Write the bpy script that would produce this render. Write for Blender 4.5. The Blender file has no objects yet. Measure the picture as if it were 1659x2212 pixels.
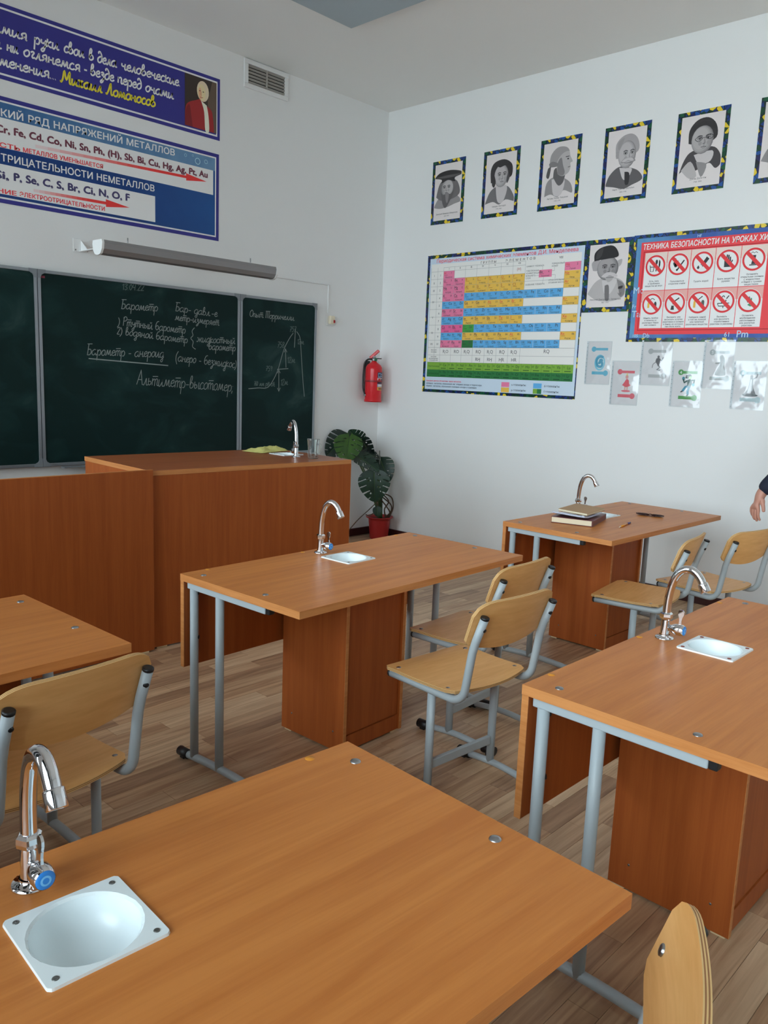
import bpy, bmesh, math, random
from mathutils import Vector, Matrix, noise
random.seed(11)
scene = bpy.context.scene
COL = scene.collection
PI = math.pi
# ------------------------------------------------------------------ room numbers (metres)
XW, YW, ZC = 5.409, 5.189, 3.71          # right wall, front wall, ceiling
XL, YB = -0.72, -3.0                     # window wall, back wall
HT, DL, DD = 0.72, 1.28, 0.633           # student desk height, length, depth
# ------------------------------------------------------------------ camera
CAM_H, CAM_F = 1.4437, 1747.2
PITCH, ROLL, HEAD = math.radians(9.456), math.radians(2.2426), math.radians(-46.888)
cam_data = bpy.data.cameras.new('camera')
cam = bpy.data.objects.new('camera', cam_data)
COL.objects.link(cam)
fwd = Vector((0, math.cos(PITCH), -math.sin(PITCH)))
down = Vector((0, -math.sin(PITCH), -math.cos(PITCH)))
xr = Vector((1, 0, 0))
rc = xr * math.cos(ROLL) - down * math.sin(ROLL)
dc = xr * math.sin(ROLL) + down * math.cos(ROLL)
rz = Matrix.Rotation(HEAD, 3, 'Z')
rc, dc, fwd = rz @ rc, rz @ dc, rz @ fwd
cam.matrix_world = Matrix(((rc.x, -dc.x, -fwd.x, 0), (rc.y, -dc.y, -fwd.y, 0), (rc.z, -dc.z, -fwd.z, CAM_H), (0, 0, 0, 1)))
cam_data.sensor_fit = 'HORIZONTAL'
cam_data.sensor_width = 36
cam_data.lens = CAM_F / 1659 * 36
cam_data.clip_start = 0.02
scene.camera = cam
# ------------------------------------------------------------------ daylight: an overcast sky outside the windows
world = bpy.data.worlds.new('overcast_sky')
scene.world = world
world.use_nodes = True
bg = world.node_tree.nodes['Background']
bg.inputs['Color'].default_value = (0.80, 0.91, 1.0, 1)
bg.inputs['Strength'].default_value = 12.0
WINDOWS = ((-2.85, -1.15), (-0.80, 1.30), (1.85, 3.05), (3.50, 4.85))   # y spans of the windows
WZ0, WZ1 = 0.80, 3.45
for i, (y0, y1) in enumerate(WINDOWS):
    ld = bpy.data.lights.new('window_portal', 'AREA')
    ld.shape = 'RECTANGLE'
    ld.size, ld.size_y = WZ1 - WZ0, y1 - y0
    ld.cycles.is_portal = True
    lo = bpy.data.objects.new('window_portal', ld)
    lo.location = (XL - 0.16, (y0 + y1) / 2, (WZ0 + WZ1) / 2)
    lo.rotation_euler = (0, -PI / 2, 0)
    COL.objects.link(lo)
vs = scene.view_settings
vs.view_transform = 'Standard'
vs.look = 'None'
vs.gamma = 1.0
vs.use_curve_mapping = False
vs.exposure = -0.27
scene.cycles.max_bounces = 10
scene.cycles.diffuse_bounces = 6
scene.cycles.transparent_max_bounces = 16
scene.cycles.sample_clamp_indirect = 6.0
scene.cycles.caustics_reflective = False
scene.cycles.caustics_refractive = False
scene.cycles.use_denoising = True

# ================================================================== helpers
def lin(c):
    return tuple(((x / 255) / 12.92 if x / 255 <= 0.04045 else ((x / 255 + 0.055) / 1.055) ** 2.4) for x in c)
MATS = {}
def mat(name, rgb, rough=0.5, metal=0.0, spec=0.5, **kw):
    if name in MATS:
        return MATS[name]
    m = bpy.data.materials.new(name)
    m.use_nodes = True
    b = m.node_tree.nodes['Principled BSDF']
    b.inputs['Base Color'].default_value = (*lin(rgb), 1)
    b.inputs['Roughness'].default_value = rough
    b.inputs['Metallic'].default_value = metal
    b.inputs['Specular IOR Level'].default_value = spec
    for k, v in kw.items():
        b.inputs[k.replace('_', ' ')].default_value = v
    MATS[name] = m
    return m
def nodes_of(m):
    nt = m.node_tree
    return nt, nt.nodes, nt.links, nt.nodes['Principled BSDF']
def new(ns, kind, **kw):
    n = ns.new(kind)
    for k, v in kw.items():
        setattr(n, k, v)
    return n
def ramp(ns, stops, interp='LINEAR'):
    r = ns.new('ShaderNodeValToRGB')
    cr = r.color_ramp
    cr.interpolation = interp
    while len(cr.elements) < len(stops):
        cr.elements.new(0.5)
    for e, (p, c) in zip(cr.elements, stops):
        e.position = p
        e.color = (*c, 1)
    return r
def wood(name, c0, c1, scale, rough=0.36, spec=0.4, fine=0.25, coords='Object'):
    """laminate with grain stretched along the axis that has the small scale"""
    if name in MATS:
        return MATS[name]
    m = mat(name, c0, rough, spec=spec)
    nt, ns, ls, b = nodes_of(m)
    tc = ns.new('ShaderNodeTexCoord')
    oi = ns.new('ShaderNodeObjectInfo')
    add = new(ns, 'ShaderNodeVectorMath', operation='ADD')
    mul = new(ns, 'ShaderNodeMath', operation='MULTIPLY')
    mul.inputs[1].default_value = 13.0
    ls.new(oi.outputs['Random'], mul.inputs[0])
    ls.new(tc.outputs[coords], add.inputs[0])
    ls.new(mul.outputs[0], add.inputs[1])
    mp = ns.new('ShaderNodeMapping')
    mp.inputs['Scale'].default_value = scale
    ls.new(add.outputs[0], mp.inputs[0])
    n1 = ns.new('ShaderNodeTexNoise')
    n1.inputs['Scale'].default_value = 1.0
    n1.inputs['Detail'].default_value = 5.0
    n1.inputs['Distortion'].default_value = 0.6
    ls.new(mp.outputs[0], n1.inputs['Vector'])
    mp2 = ns.new('ShaderNodeMapping')
    mp2.inputs['Scale'].default_value = tuple(s * 6 for s in scale)
    ls.new(add.outputs[0], mp2.inputs[0])
    n2 = ns.new('ShaderNodeTexNoise')
    n2.inputs['Scale'].default_value = 1.0
    n2.inputs['Detail'].default_value = 3.0
    ls.new(mp2.outputs[0], n2.inputs['Vector'])
    mx = new(ns, 'ShaderNodeMix', data_type='FLOAT')
    mx.inputs[0].default_value = fine
    ls.new(n1.outputs['Fac'], mx.inputs[2])
    ls.new(n2.outputs['Fac'], mx.inputs[3])
    r = ramp(ns, [(0.36, lin(c1)), (0.62, lin(c0))])
    ls.new(mx.outputs[0], r.inputs[0])
    ls.new(r.outputs[0], b.inputs['Base Color'])
    return m

class MB:
    """collects shapes; build() links them as ONE mesh object"""
    def __init__(s):
        s.v, s.f, s.m, s.sm = [], [], [], []
    def add(s, vs, fs, mi=0, smooth=False):
        o = len(s.v)
        s.v += [tuple(p) for p in vs]
        for f in fs:
            s.f.append([i + o for i in f]); s.m.append(mi); s.sm.append(smooth)
        return s
    def box(s, x0, x1, y0, y1, z0, z1, mi=0):
        vs = [(x, y, z) for z in (z0, z1) for y in (y0, y1) for x in (x0, x1)]
        return s.add(vs, [(0, 2, 3, 1), (4, 5, 7, 6), (0, 1, 5, 4), (2, 6, 7, 3), (0, 4, 6, 2), (1, 3, 7, 5)], mi)
    def rbox(s, x0, x1, y0, y1, z0, z1, r=0.003, seg=2, mi=0, M=None):
        bm = bmesh.new()
        bmesh.ops.create_cube(bm, size=1)
        for v in bm.verts:
            v.co = ((x0 + x1) / 2 + v.co.x * (x1 - x0), (y0 + y1) / 2 + v.co.y * (y1 - y0), (z0 + z1) / 2 + v.co.z * (z1 - z0))
        bmesh.ops.bevel(bm, geom=list(bm.edges), offset=r, segments=seg, affect='EDGES', profile=0.5)
        if M is not None:
            bm.transform(M)
        bm.verts.index_update()
        s.add([v.co[:] for v in bm.verts], [[v.index for v in f.verts] for f in bm.faces], mi, False)
        bm.free()
        return s
    def tube(s, path, r, n=12, caps=True, mi=0, sx=1.0, up=None):
        P = [Vector(p) for p in path]
        R = r if isinstance(r, (list, tuple)) else [r] * len(P)
        T = []
        for i in range(len(P)):
            a = P[max(i - 1, 0)]; b = P[min(i + 1, len(P) - 1)]
            T.append((b - a).normalized())
        u = Vector(up) if up else (Vector((0, 0, 1)) if abs(T[0].z) < 0.9 else Vector((1, 0, 0)))
        vs = []
        for i in range(len(P)):
            u = (u - T[i] * u.dot(T[i])).normalized()
            w = T[i].cross(u)
            for k in range(n):
                a = 2 * PI * k / n
                vs.append(P[i] + u * (math.cos(a) * R[i] * sx) + w * (math.sin(a) * R[i]))
        fs = []
        for i in range(len(P) - 1):
            for k in range(n):
                fs.append((i * n + k, i * n + (k + 1) % n, (i + 1) * n + (k + 1) % n, (i + 1) * n + k))
        s.add(vs, fs, mi, True)
        if caps:
            o = len(s.v) - len(vs)
            s.f.append([o + k for k in range(n)][::-1]); s.m.append(mi); s.sm.append(False)
            s.f.append([o + (len(P) - 1) * n + k for k in range(n)]); s.m.append(mi); s.sm.append(False)
        return s
    def lathe(s, prof, n=24, M=None, mi=0, a0=0.0, a1=2 * PI, smooth=True):
        full = abs(a1 - a0 - 2 * PI) < 1e-6
        m = n if full else n + 1
        vs = []
        for (r, z) in prof:
            for k in range(m):
                a = a0 + (a1 - a0) * k / n
                p = Vector((r * math.cos(a), r * math.sin(a), z))
                vs.append(M @ p if M is not None else p)
        fs = []
        for i in range(len(prof) - 1):
            for k in range(n):
                k2 = (k + 1) % m
                fs.append((i * m + k, i * m + k2, (i + 1) * m + k2, (i + 1) * m + k))
        s.add(vs, fs, mi, smooth)
        return s
    def prism(s, poly, d0, d1, M=None, mi=0):
        """polygon in local xy, extruded d0..d1 in local z, put in place by M"""
        n = len(poly)
        vs = [Vector((x, y, d0)) for x, y in poly] + [Vector((x, y, d1)) for x, y in poly]
        if M is not None:
            vs = [M @ v for v in vs]
        fs = [list(range(n))[::-1], list(range(n, 2 * n))] + [(i, (i + 1) % n, n + (i + 1) % n, n + i) for i in range(n)]
        return s.add(vs, fs, mi)
    def sheet(s, nc, nr, fn, rim=1, mi=0, mrim=(0,)):
        """closed curved sheet: fn(i/nc, j/nr, side) with side 0/1; the rim is cut into bands"""
        top = [[fn(i / nc, j / nr, 1) for j in range(nr + 1)] for i in range(nc + 1)]
        bot = [[fn(i / nc, j / nr, 0) for j in range(nr + 1)] for i in range(nc + 1)]
        idx = lambda i, j: i * (nr + 1) + j
        quads = [(idx(i, j), idx(i + 1, j), idx(i + 1, j + 1), idx(i, j + 1)) for i in range(nc) for j in range(nr)]
        s.add([p for c in top for p in c], quads, mi, True)
        s.add([p for c in bot for p in c], [q[::-1] for q in quads], mi, True)
        loop = [(i, 0) for i in range(nc)] + [(nc, j) for j in range(nr)] + [(i, nr) for i in range(nc, 0, -1)] + [(0, j) for j in range(nr, 0, -1)]
        n = len(loop)
        for k in range(rim):
            a, b = k / rim, (k + 1) / rim
            vs = [Vector(bot[i][j]).lerp(Vector(top[i][j]), a) for i, j in loop] + [Vector(bot[i][j]).lerp(Vector(top[i][j]), b) for i, j in loop]
            s.add(vs, [(q, (q + 1) % n, n + (q + 1) % n, n + q) for q in range(n)], mrim[k % len(mrim)], False)
        return s
    def mesh(s, name):
        me = bpy.data.meshes.new(name)
        me.from_pydata(s.v, [], s.f)
        me.polygons.foreach_set('material_index', s.m)
        me.polygons.foreach_set('use_smooth', s.sm)
        me.update()
        return me
    def build(s, name, mats, parent=None, loc=None, rot=None, merge=False):
        me = s.mesh(name)
        if merge:
            bm = bmesh.new(); bm.from_mesh(me)
            bmesh.ops.remove_doubles(bm, verts=bm.verts, dist=1e-5)
            bmesh.ops.recalc_face_normals(bm, faces=bm.faces)
            bm.to_mesh(me); bm.free()
        return link(name, me, mats, parent, loc, rot)
def link(name, me, mats, parent=None, loc=None, rot=None):
    for m in (mats if isinstance(mats, (list, tuple)) else [mats]):
        me.materials.append(m)
    o = bpy.data.objects.new(name, me)
    COL.objects.link(o)
    o.parent = parent
    if loc is not None: o.location = loc
    if rot is not None: o.rotation_euler = rot
    return o
def empty(name, loc=(0, 0, 0), rot=0.0):
    o = bpy.data.objects.new(name, None)
    o.empty_display_size = 0.1
    COL.objects.link(o)
    o.location = loc
    o.rotation_euler = rot if isinstance(rot, (tuple, list)) else (0, 0, rot)
    return o
def tag(o, label, cat, group=None):
    o['label'] = label; o['category'] = cat
    if group: o['group'] = group
    return o
def struct(o):
    o['kind'] = 'structure'
    return o
def copy_tree(o, parent=None):
    c = o.copy()
    COL.objects.link(c)
    c.parent = parent
    for ch in list(o.children):
        copy_tree(ch, c)
    return c
def catmull(pts, k=5):
    if len(pts) < 3:
        return list(pts)
    P = [pts[0]] + list(pts) + [pts[-1]]
    out = []
    for i in range(1, len(P) - 2):
        for j in range(k):
            t = j / k
            out.append(tuple(0.5 * (2 * b + (c - a) * t + (2 * a - 5 * b + 4 * c - d) * t * t + (3 * b - a - 3 * c + d) * t ** 3)
                             for a, b, c, d in zip(P[i - 1], P[i], P[i + 1], P[i + 2])))
    out.append(tuple(pts[-1]))
    return out
def ell(cx, cy, rx, ry, rot=0, n=20):
    c, s = math.cos(rot), math.sin(rot)
    return [(cx + rx * math.cos(2 * PI * k / n) * c - ry * math.sin(2 * PI * k / n) * s,
             cy + rx * math.cos(2 * PI * k / n) * s + ry * math.sin(2 * PI * k / n) * c) for k in range(n)]

# letter shapes of the built-in font, taken once while the scene is still empty
CHARS = sorted(set('АБВГДЕЖЗИЙКЛМНОПРСТУФХЦЧШЩЬЫЭЮЯабвгдежзийклмнопрстуфхцчшщьыэюяёABCDEFGHIJKLMNOPRSTUVWXYZabcdefghijklmnoprstuvwxy0123456789.,;:-–()*'))
def load_glyphs():
    made = []
    for body in ['HH'] + CHARS + ['H%sH' % c for c in CHARS]:
        c = bpy.data.curves.new('lettering', 'FONT'); c.body = body; c.resolution_u = 3
        o = bpy.data.objects.new('lettering', c); COL.objects.link(o); made.append((body, o, c))
    bpy.context.view_layer.update()
    dg = bpy.context.evaluated_depsgraph_get()
    out = {}
    for body, o, c in made:
        me = bpy.data.meshes.new_from_object(o.evaluated_get(dg))
        out[body] = ([(v.co.x, v.co.y) for v in me.vertices], [list(p.vertices) for p in me.polygons])
        bpy.data.meshes.remove(me)
    for body, o, c in made:
        bpy.data.objects.remove(o); bpy.data.curves.remove(c)
    wid = lambda b: max(v[0] for v in out[b][0]) - min(v[0] for v in out[b][0])
    w0 = wid('HH')
    return {c: (out[c][0], out[c][1], wid('H%sH' % c) - w0) for c in CHARS}
GLYPH = load_glyphs()
# ================================================================== shared materials
M_WALL = mat('white_wall_paint', (238, 239, 239), 0.85, spec=0.2)
M_CEIL = mat('white_ceiling_paint', (240, 240, 238), 0.9, spec=0.2)
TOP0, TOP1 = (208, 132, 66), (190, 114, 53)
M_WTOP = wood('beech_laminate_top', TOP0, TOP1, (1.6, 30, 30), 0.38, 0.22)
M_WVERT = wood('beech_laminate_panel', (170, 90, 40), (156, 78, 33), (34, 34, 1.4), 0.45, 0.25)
M_WEDGE = wood('beech_edge_band', (208, 140, 82), (190, 120, 64), (3, 3, 60), 0.4)
M_TTOP = wood('brown_laminate_top', (170, 98, 56), (146, 78, 42), (1.6, 30, 30), 0.36)
M_PLY = wood('birch_plywood_varnish', (238, 182, 116), (224, 164, 96), (2.0, 14, 14), 0.4, 0.35, fine=0.4)
M_PLYL = mat('plywood_edge_light', (232, 192, 130), 0.55)
M_PLYD = mat('plywood_edge_dark', (160, 108, 62), 0.6)
M_GREY = mat('grey_blue_painted_steel', (170, 180, 185), 0.4, spec=0.5)
M_BLACK = mat('black_plastic', (22, 22, 24), 0.45)
M_CHROME = mat('chrome', (225, 226, 230), 0.06, 1.0)
M_STEEL = mat('brushed_steel', (170, 172, 175), 0.3, 1.0)
M_DSTEEL = mat('dull_screw_steel', (120, 122, 120), 0.45, 0.9)
M_SINK = mat('white_sink_plastic', (232, 242, 245), 0.25)
M_WHITE = mat('white_plastic', (235, 236, 236), 0.4)
M_CREAM = mat('cream_plastic', (236, 226, 200), 0.4)
M_ORANGE = mat('orange_screw_cap', (214, 140, 44), 0.45)
M_REDCAP = mat('brown_red_screw_cap', (132, 56, 44), 0.45)
M_BLUE = mat('blue_cap', (40, 130, 215), 0.35)
M_BLUE2 = mat('pale_blue_ring', (120, 190, 240), 0.35)
M_BASEB = mat('dark_maroon_skirting', (62, 26, 26), 0.4)
M_RED = mat('extinguisher_red', (214, 24, 36), 0.25)
M_GLASS = mat('clear_glass', (250, 252, 252), 0.0, Transmission_Weight=1.0, IOR=1.45)
def pane_material():
    m = bpy.data.materials.new('window_glass'); m.use_nodes = True
    nt = m.node_tree; ns = nt.nodes; ns.clear()
    o = ns.new('ShaderNodeOutputMaterial'); mx = ns.new('ShaderNodeMixShader')
    t = ns.new('ShaderNodeBsdfTransparent'); g = ns.new('ShaderNodeBsdfGlossy'); g.inputs['Roughness'].default_value = 0.02
    t.inputs['Color'].default_value = (0.94, 0.96, 0.95, 1)
    fr = ns.new('ShaderNodeFresnel'); fr.inputs[0].default_value = 1.45
    nt.links.new(fr.outputs[0], mx.inputs[0]); nt.links.new(t.outputs[0], mx.inputs[1]); nt.links.new(g.outputs[0], mx.inputs[2])
    nt.links.new(mx.outputs[0], o.inputs[0])
    return m
M_PANE = pane_material()
def sleeve_material():
    m = bpy.data.materials.new('clear_plastic_sleeve'); m.use_nodes = True
    nt = m.node_tree; ns = nt.nodes; ns.clear()
    o = ns.new('ShaderNodeOutputMaterial'); mx = ns.new('ShaderNodeMixShader')
    t = ns.new('ShaderNodeBsdfTransparent'); g = ns.new('ShaderNodeBsdfGlossy'); g.inputs['Roughness'].default_value = 0.12
    t.inputs['Color'].default_value = (0.93, 0.95, 0.96, 1)
    nz = ns.new('ShaderNodeTexNoise'); nz.inputs['Scale'].default_value = 9.0; nz.inputs['Detail'].default_value = 2
    bp = ns.new('ShaderNodeBump'); bp.inputs['Strength'].default_value = 0.22; bp.inputs['Distance'].default_value = 0.02
    tc = ns.new('ShaderNodeTexCoord')
    nt.links.new(tc.outputs['Object'], nz.inputs['Vector']); nt.links.new(nz.outputs[0], bp.inputs['Height'])
    nt.links.new(bp.outputs[0], g.inputs['Normal'])
    mx.inputs[0].default_value = 0.10
    nt.links.new(t.outputs[0], mx.inputs[1]); nt.links.new(g.outputs[0], mx.inputs[2]); nt.links.new(mx.outputs[0], o.inputs[0])
    return m
M_SLEEVE = sleeve_material()
def mosaic_material():
    m = mat('stained_mosaic_border_print', (20, 60, 60), 0.3)
    nt, ns, ls, b = nodes_of(m)
    tc = ns.new('ShaderNodeTexCoord')
    mp = ns.new('ShaderNodeMapping'); mp.inputs['Scale'].default_value = (36, 36, 36)
    ls.new(tc.outputs['Object'], mp.inputs[0])
    v1 = ns.new('ShaderNodeTexVoronoi'); v1.inputs['Scale'].default_value = 1.0
    v2 = new(ns, 'ShaderNodeTexVoronoi', feature='DISTANCE_TO_EDGE'); v2.inputs['Scale'].default_value = 1.0
    ls.new(mp.outputs[0], v1.inputs['Vector']); ls.new(mp.outputs[0], v2.inputs['Vector'])
    sp = ns.new('ShaderNodeSeparateColor'); ls.new(v1.outputs['Color'], sp.inputs[0])
    r = ramp(ns, [(0.0, lin((14, 70, 42))), (0.2, lin((22, 60, 130))), (0.4, lin((12, 52, 36))), (0.55, lin((26, 84, 160))),
                  (0.68, lin((34, 34, 92))), (0.8, lin((20, 92, 60))), (0.88, lin((236, 206, 50)))], 'CONSTANT')
    ls.new(sp.outputs[0], r.inputs[0])
    lt = new(ns, 'ShaderNodeMath', operation='GREATER_THAN'); lt.inputs[1].default_value = 0.045
    ls.new(v2.outputs['Distance'], lt.inputs[0])
    mx = new(ns, 'ShaderNodeMix', data_type='RGBA')
    mx.inputs[6].default_value = (0.004, 0.008, 0.02, 1)
    ls.new(lt.outputs[0], mx.inputs[0]); ls.new(r.outputs[0], mx.inputs[7])
    ls.new(mx.outputs[2], b.inputs['Base Color'])
    return m
M_MOSAIC = mosaic_material()

# ================================================================== the room
def slab(name, x0, x1, y0, y1, z0, z1, m):
    return struct(MB().box(x0, x1, y0, y1, z0, z1).build(name, m))
floor = slab('floor', XL - 0.2, XW + 0.2, YB - 0.2, YW + 0.2, -0.2, -0.003, mat('floor_screed', (120, 98, 80), 0.7))
slab('ceiling', XL - 0.2, XW + 0.2, YB - 0.2, YW + 0.2, ZC, ZC + 0.2, M_CEIL)
slab('wall_front', XL - 0.2, XW + 0.2, YW, YW + 0.2, -0.003, ZC, M_WALL)
slab('wall_right', XW, XW + 0.2, YB, YW, -0.003, ZC, M_WALL)
slab('wall_back', XL - 0.2, XW + 0.2, YB - 0.2, YB, -0.003, ZC, M_WALL)
wl = MB()
wl.box(XL - 0.2, XL, YB, YW, -0.003, WZ0).box(XL - 0.2, XL, YB, YW, WZ1, ZC)
ys = [YB] + [y for w in WINDOWS for y in w] + [YW]
for a, b_ in zip(ys[0::2], ys[1::2]):
    wl.box(XL - 0.2, XL, a, b_, WZ0, WZ1)
struct(wl.build('wall_left', M_WALL))
for i, (y0, y1) in enumerate(WINDOWS):
    w = struct(empty('window_%d' % (i + 1), (XL - 0.1, (y0 + y1) / 2, WZ0)))
    h, hw, t = WZ1 - WZ0, (y1 - y0) / 2, 0.06
    fr = MB().box(-0.03, 0.03, -hw, -hw + t, 0, h).box(-0.03, 0.03, hw - t, hw, 0, h).box(-0.03, 0.03, -hw + t, hw - t, 0, t).box(-0.03, 0.03, -hw + t, hw - t, h - t, h)
    fr.build('window_frame', M_WHITE, w)
    MB().box(-0.028, 0.028, -0.035, 0.035, t, h - t).build('mullion', M_WHITE, w)
    MB().box(-0.028, 0.028, -hw + t, -0.035, 1.7, 1.76).build('transom', M_WHITE, w)
    for (a, b_, c, d) in ((-hw + t, -0.035, t, 1.7), (-hw + t, -0.035, 1.76, h - t), (0.035, hw - t, t, h - t)):
        MB().box(-0.004, 0.004, a, b_, c, d).build('pane', M_PANE, w)
    MB().rbox(-0.02, 0.3, -hw - 0.05, hw + 0.05, -0.045, -0.005, 0.006).build('window_sill', M_WHITE, w)
struct(MB().box(-60, XL - 2, -60, 60, -4.2, -4.0).build('outdoor_ground', mat('pale_yard_ground', (205, 205, 202), 0.9)))
bb = 0.067
struct(MB().rbox(XL, XW - 0.016, YW - 0.016, YW, -0.002, bb, 0.004).build('baseboard_front', M_BASEB))
struct(MB().rbox(XW - 0.016, XW, YB, YW, -0.002, bb, 0.004).build('baseboard_right', M_BASEB))
struct(MB().rbox(XL, XL + 0.016, YB, YW - 0.016, -0.002, bb, 0.004).build('baseboard_left', M_BASEB))
struct(MB().rbox(XL + 0.016, XW - 0.016, YB, YB + 0.016, -0.002, bb, 0.004).build('baseboard_back', M_BASEB))
# floor planks: narrow printed strips laid along the room's width
def plank_material(i, c0, c1):
    m = mat('floor_plank_%d' % i, c0, 0.42, spec=0.4)
    nt, ns, ls, b = nodes_of(m)
    g = ns.new('ShaderNodeNewGeometry')
    mp = ns.new('ShaderNodeMapping'); mp.inputs['Scale'].default_value = (2.6, 42, 1); mp.inputs['Location'].default_value = (i * 3.7, i * 1.9, 0)
    ls.new(g.outputs['Position'], mp.inputs[0])
    n = ns.new('ShaderNodeTexNoise'); n.inputs['Scale'].default_value = 1; n.inputs['Detail'].default_value = 5; n.inputs['Distortion'].default_value = 0.8
    ls.new(mp.outputs[0], n.inputs['Vector'])
    r = ramp(ns, [(0.32, lin(c1)), (0.66, lin(c0))])
    ls.new(n.outputs['Fac'], r.inputs[0]); ls.new(r.outputs[0], b.inputs['Base Color'])
    return m
PT = [((210, 177, 142), (170, 135, 104)), ((198, 162, 128), (154, 118, 90)), ((224, 195, 160), (192, 158, 124)),
      ((182, 147, 116), (140, 107, 82)), ((204, 168, 132), (164, 127, 96)), ((214, 183, 148), (178, 144, 112))]
M_PLANK = [plank_material(i, *c) for i, c in enumerate(PT)]
PW, PL = 0.083, 0.50
plank_mesh = []
for i in range(6):
    b = MB(); g = 0.0006
    vs = [(-PL / 2 + g, -PW / 2 + g, 0), (PL / 2 - g, -PW / 2 + g, 0), (PL / 2 - g, PW / 2 - g, 0), (-PL / 2 + g, PW / 2 - g, 0)]
    b.add(vs + [(x, y, -0.003) for x, y, z in vs], [(0, 1, 2, 3), (0, 4, 5, 1), (1, 5, 6, 2), (2, 6, 7, 3), (3, 7, 4, 0)])
    me = b.mesh('plank'); me.materials.append(M_PLANK[i]); plank_mesh.append(me)
cand = []
ny = int((YW - YB) / PW) + 1
camM = cam.matrix_world.inverted()
for j in range(ny):
    y = YB + PW / 2 + j * PW
    if y + PW / 2 > YW: continue
    off = random.random() * PL
    x = XL - off
    while x < XW:
        x0, x1 = max(x, XL), min(x + PL, XW)
        if x1 - x0 > 0.02:
            c = camM @ Vector(((x0 + x1) / 2, y, 0))
            u, v = (c.x / -c.z, c.y / -c.z) if c.z < -0.3 else (9, 9)
            inside = abs(u) < 0.5 and abs(v) < 0.66
            cand.append((0 if (inside and x1 - x0 > PL - 1e-4) else 1, -c.z if inside else 99, x0, x1, y))
        x += PL
cand.sort()
rest = MB()
last = {}
for n, (k, d, x0, x1, y) in enumerate(cand):
    t = random.choice((0, 0, 1, 1, 2, 3, 4, 4, 5))
    if n < 300 and k == 0:
        o = bpy.data.objects.new('plank', plank_mesh[t]); COL.objects.link(o)
        o.location = ((x0 + x1) / 2, y, 0); o.parent = floor
    else:
        g = 0.0006
        rest.add([(x0 + g, y - PW / 2 + g, 0), (x1 - g, y - PW / 2 + g, 0), (x1 - g, y + PW / 2 - g, 0), (x0 + g, y + PW / 2 - g, 0)], [(0, 1, 2, 3)], t)
pf = rest.build('plank_field', M_PLANK, floor)
pf['kind'] = 'stuff'
# ================================================================== student laboratory desks
SX, SY, SH = 0.655, 0.205, 0.0748       # sink centre and half hole on the desk top
def slab_with_hole(L, D, z0, z1, hx, hy, hh, mats, name, parent):
    xs = [0, hx - hh, hx + hh, L]; ys_ = [0, -hy + hh, -hy - hh, -D]
    b = MB()
    vs = [(x, y, z) for z in (z1, z0) for y in ys_ for x in xs]
    fs, ms = [], []
    for j in range(3):
        for i in range(3):
            if i == 1 and j == 1: continue
            a = j * 4 + i
            b_ = (a, a + 4, a + 5, a + 1)
            fs.append(b_); ms.append(0); fs.append(tuple(k + 16 for k in b_[::-1])); ms.append(0)
    for (a, c) in [(i, i + 1) for i in range(3)] + [(3 + 4 * j, 7 + 4 * j) for j in range(3)] + [(15 - i, 14 - i) for i in range(3)] + [(12 - 4 * j, 8 - 4 * j) for j in range(3)]:
        fs.append((a, c, c + 16, a + 16)); ms.append(1)
    for (a, c) in ((5, 9), (9, 10), (10, 6), (6, 5)):
        fs.append((a, c, c + 16, a + 16)); ms.append(1)
    for f, m in zip(fs, ms):
        b.f.append(list(f)); b.m.append(m); b.sm.append(False)
    b.v = vs
    return b.build(name, mats, parent)
def foot_cap(parent, x, y, s):
    b = MB().tube([(x, y, 0.022), (x, y + s * 0.055, 0.022)], 0.018, 12).rbox(x - 0.012, x + 0.012, y + s * 0.03 - 0.012, y + s * 0.03 + 0.012, 0, 0.02, 0.003)
    return b.build('foot_cap', M_BLACK, parent)
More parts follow.
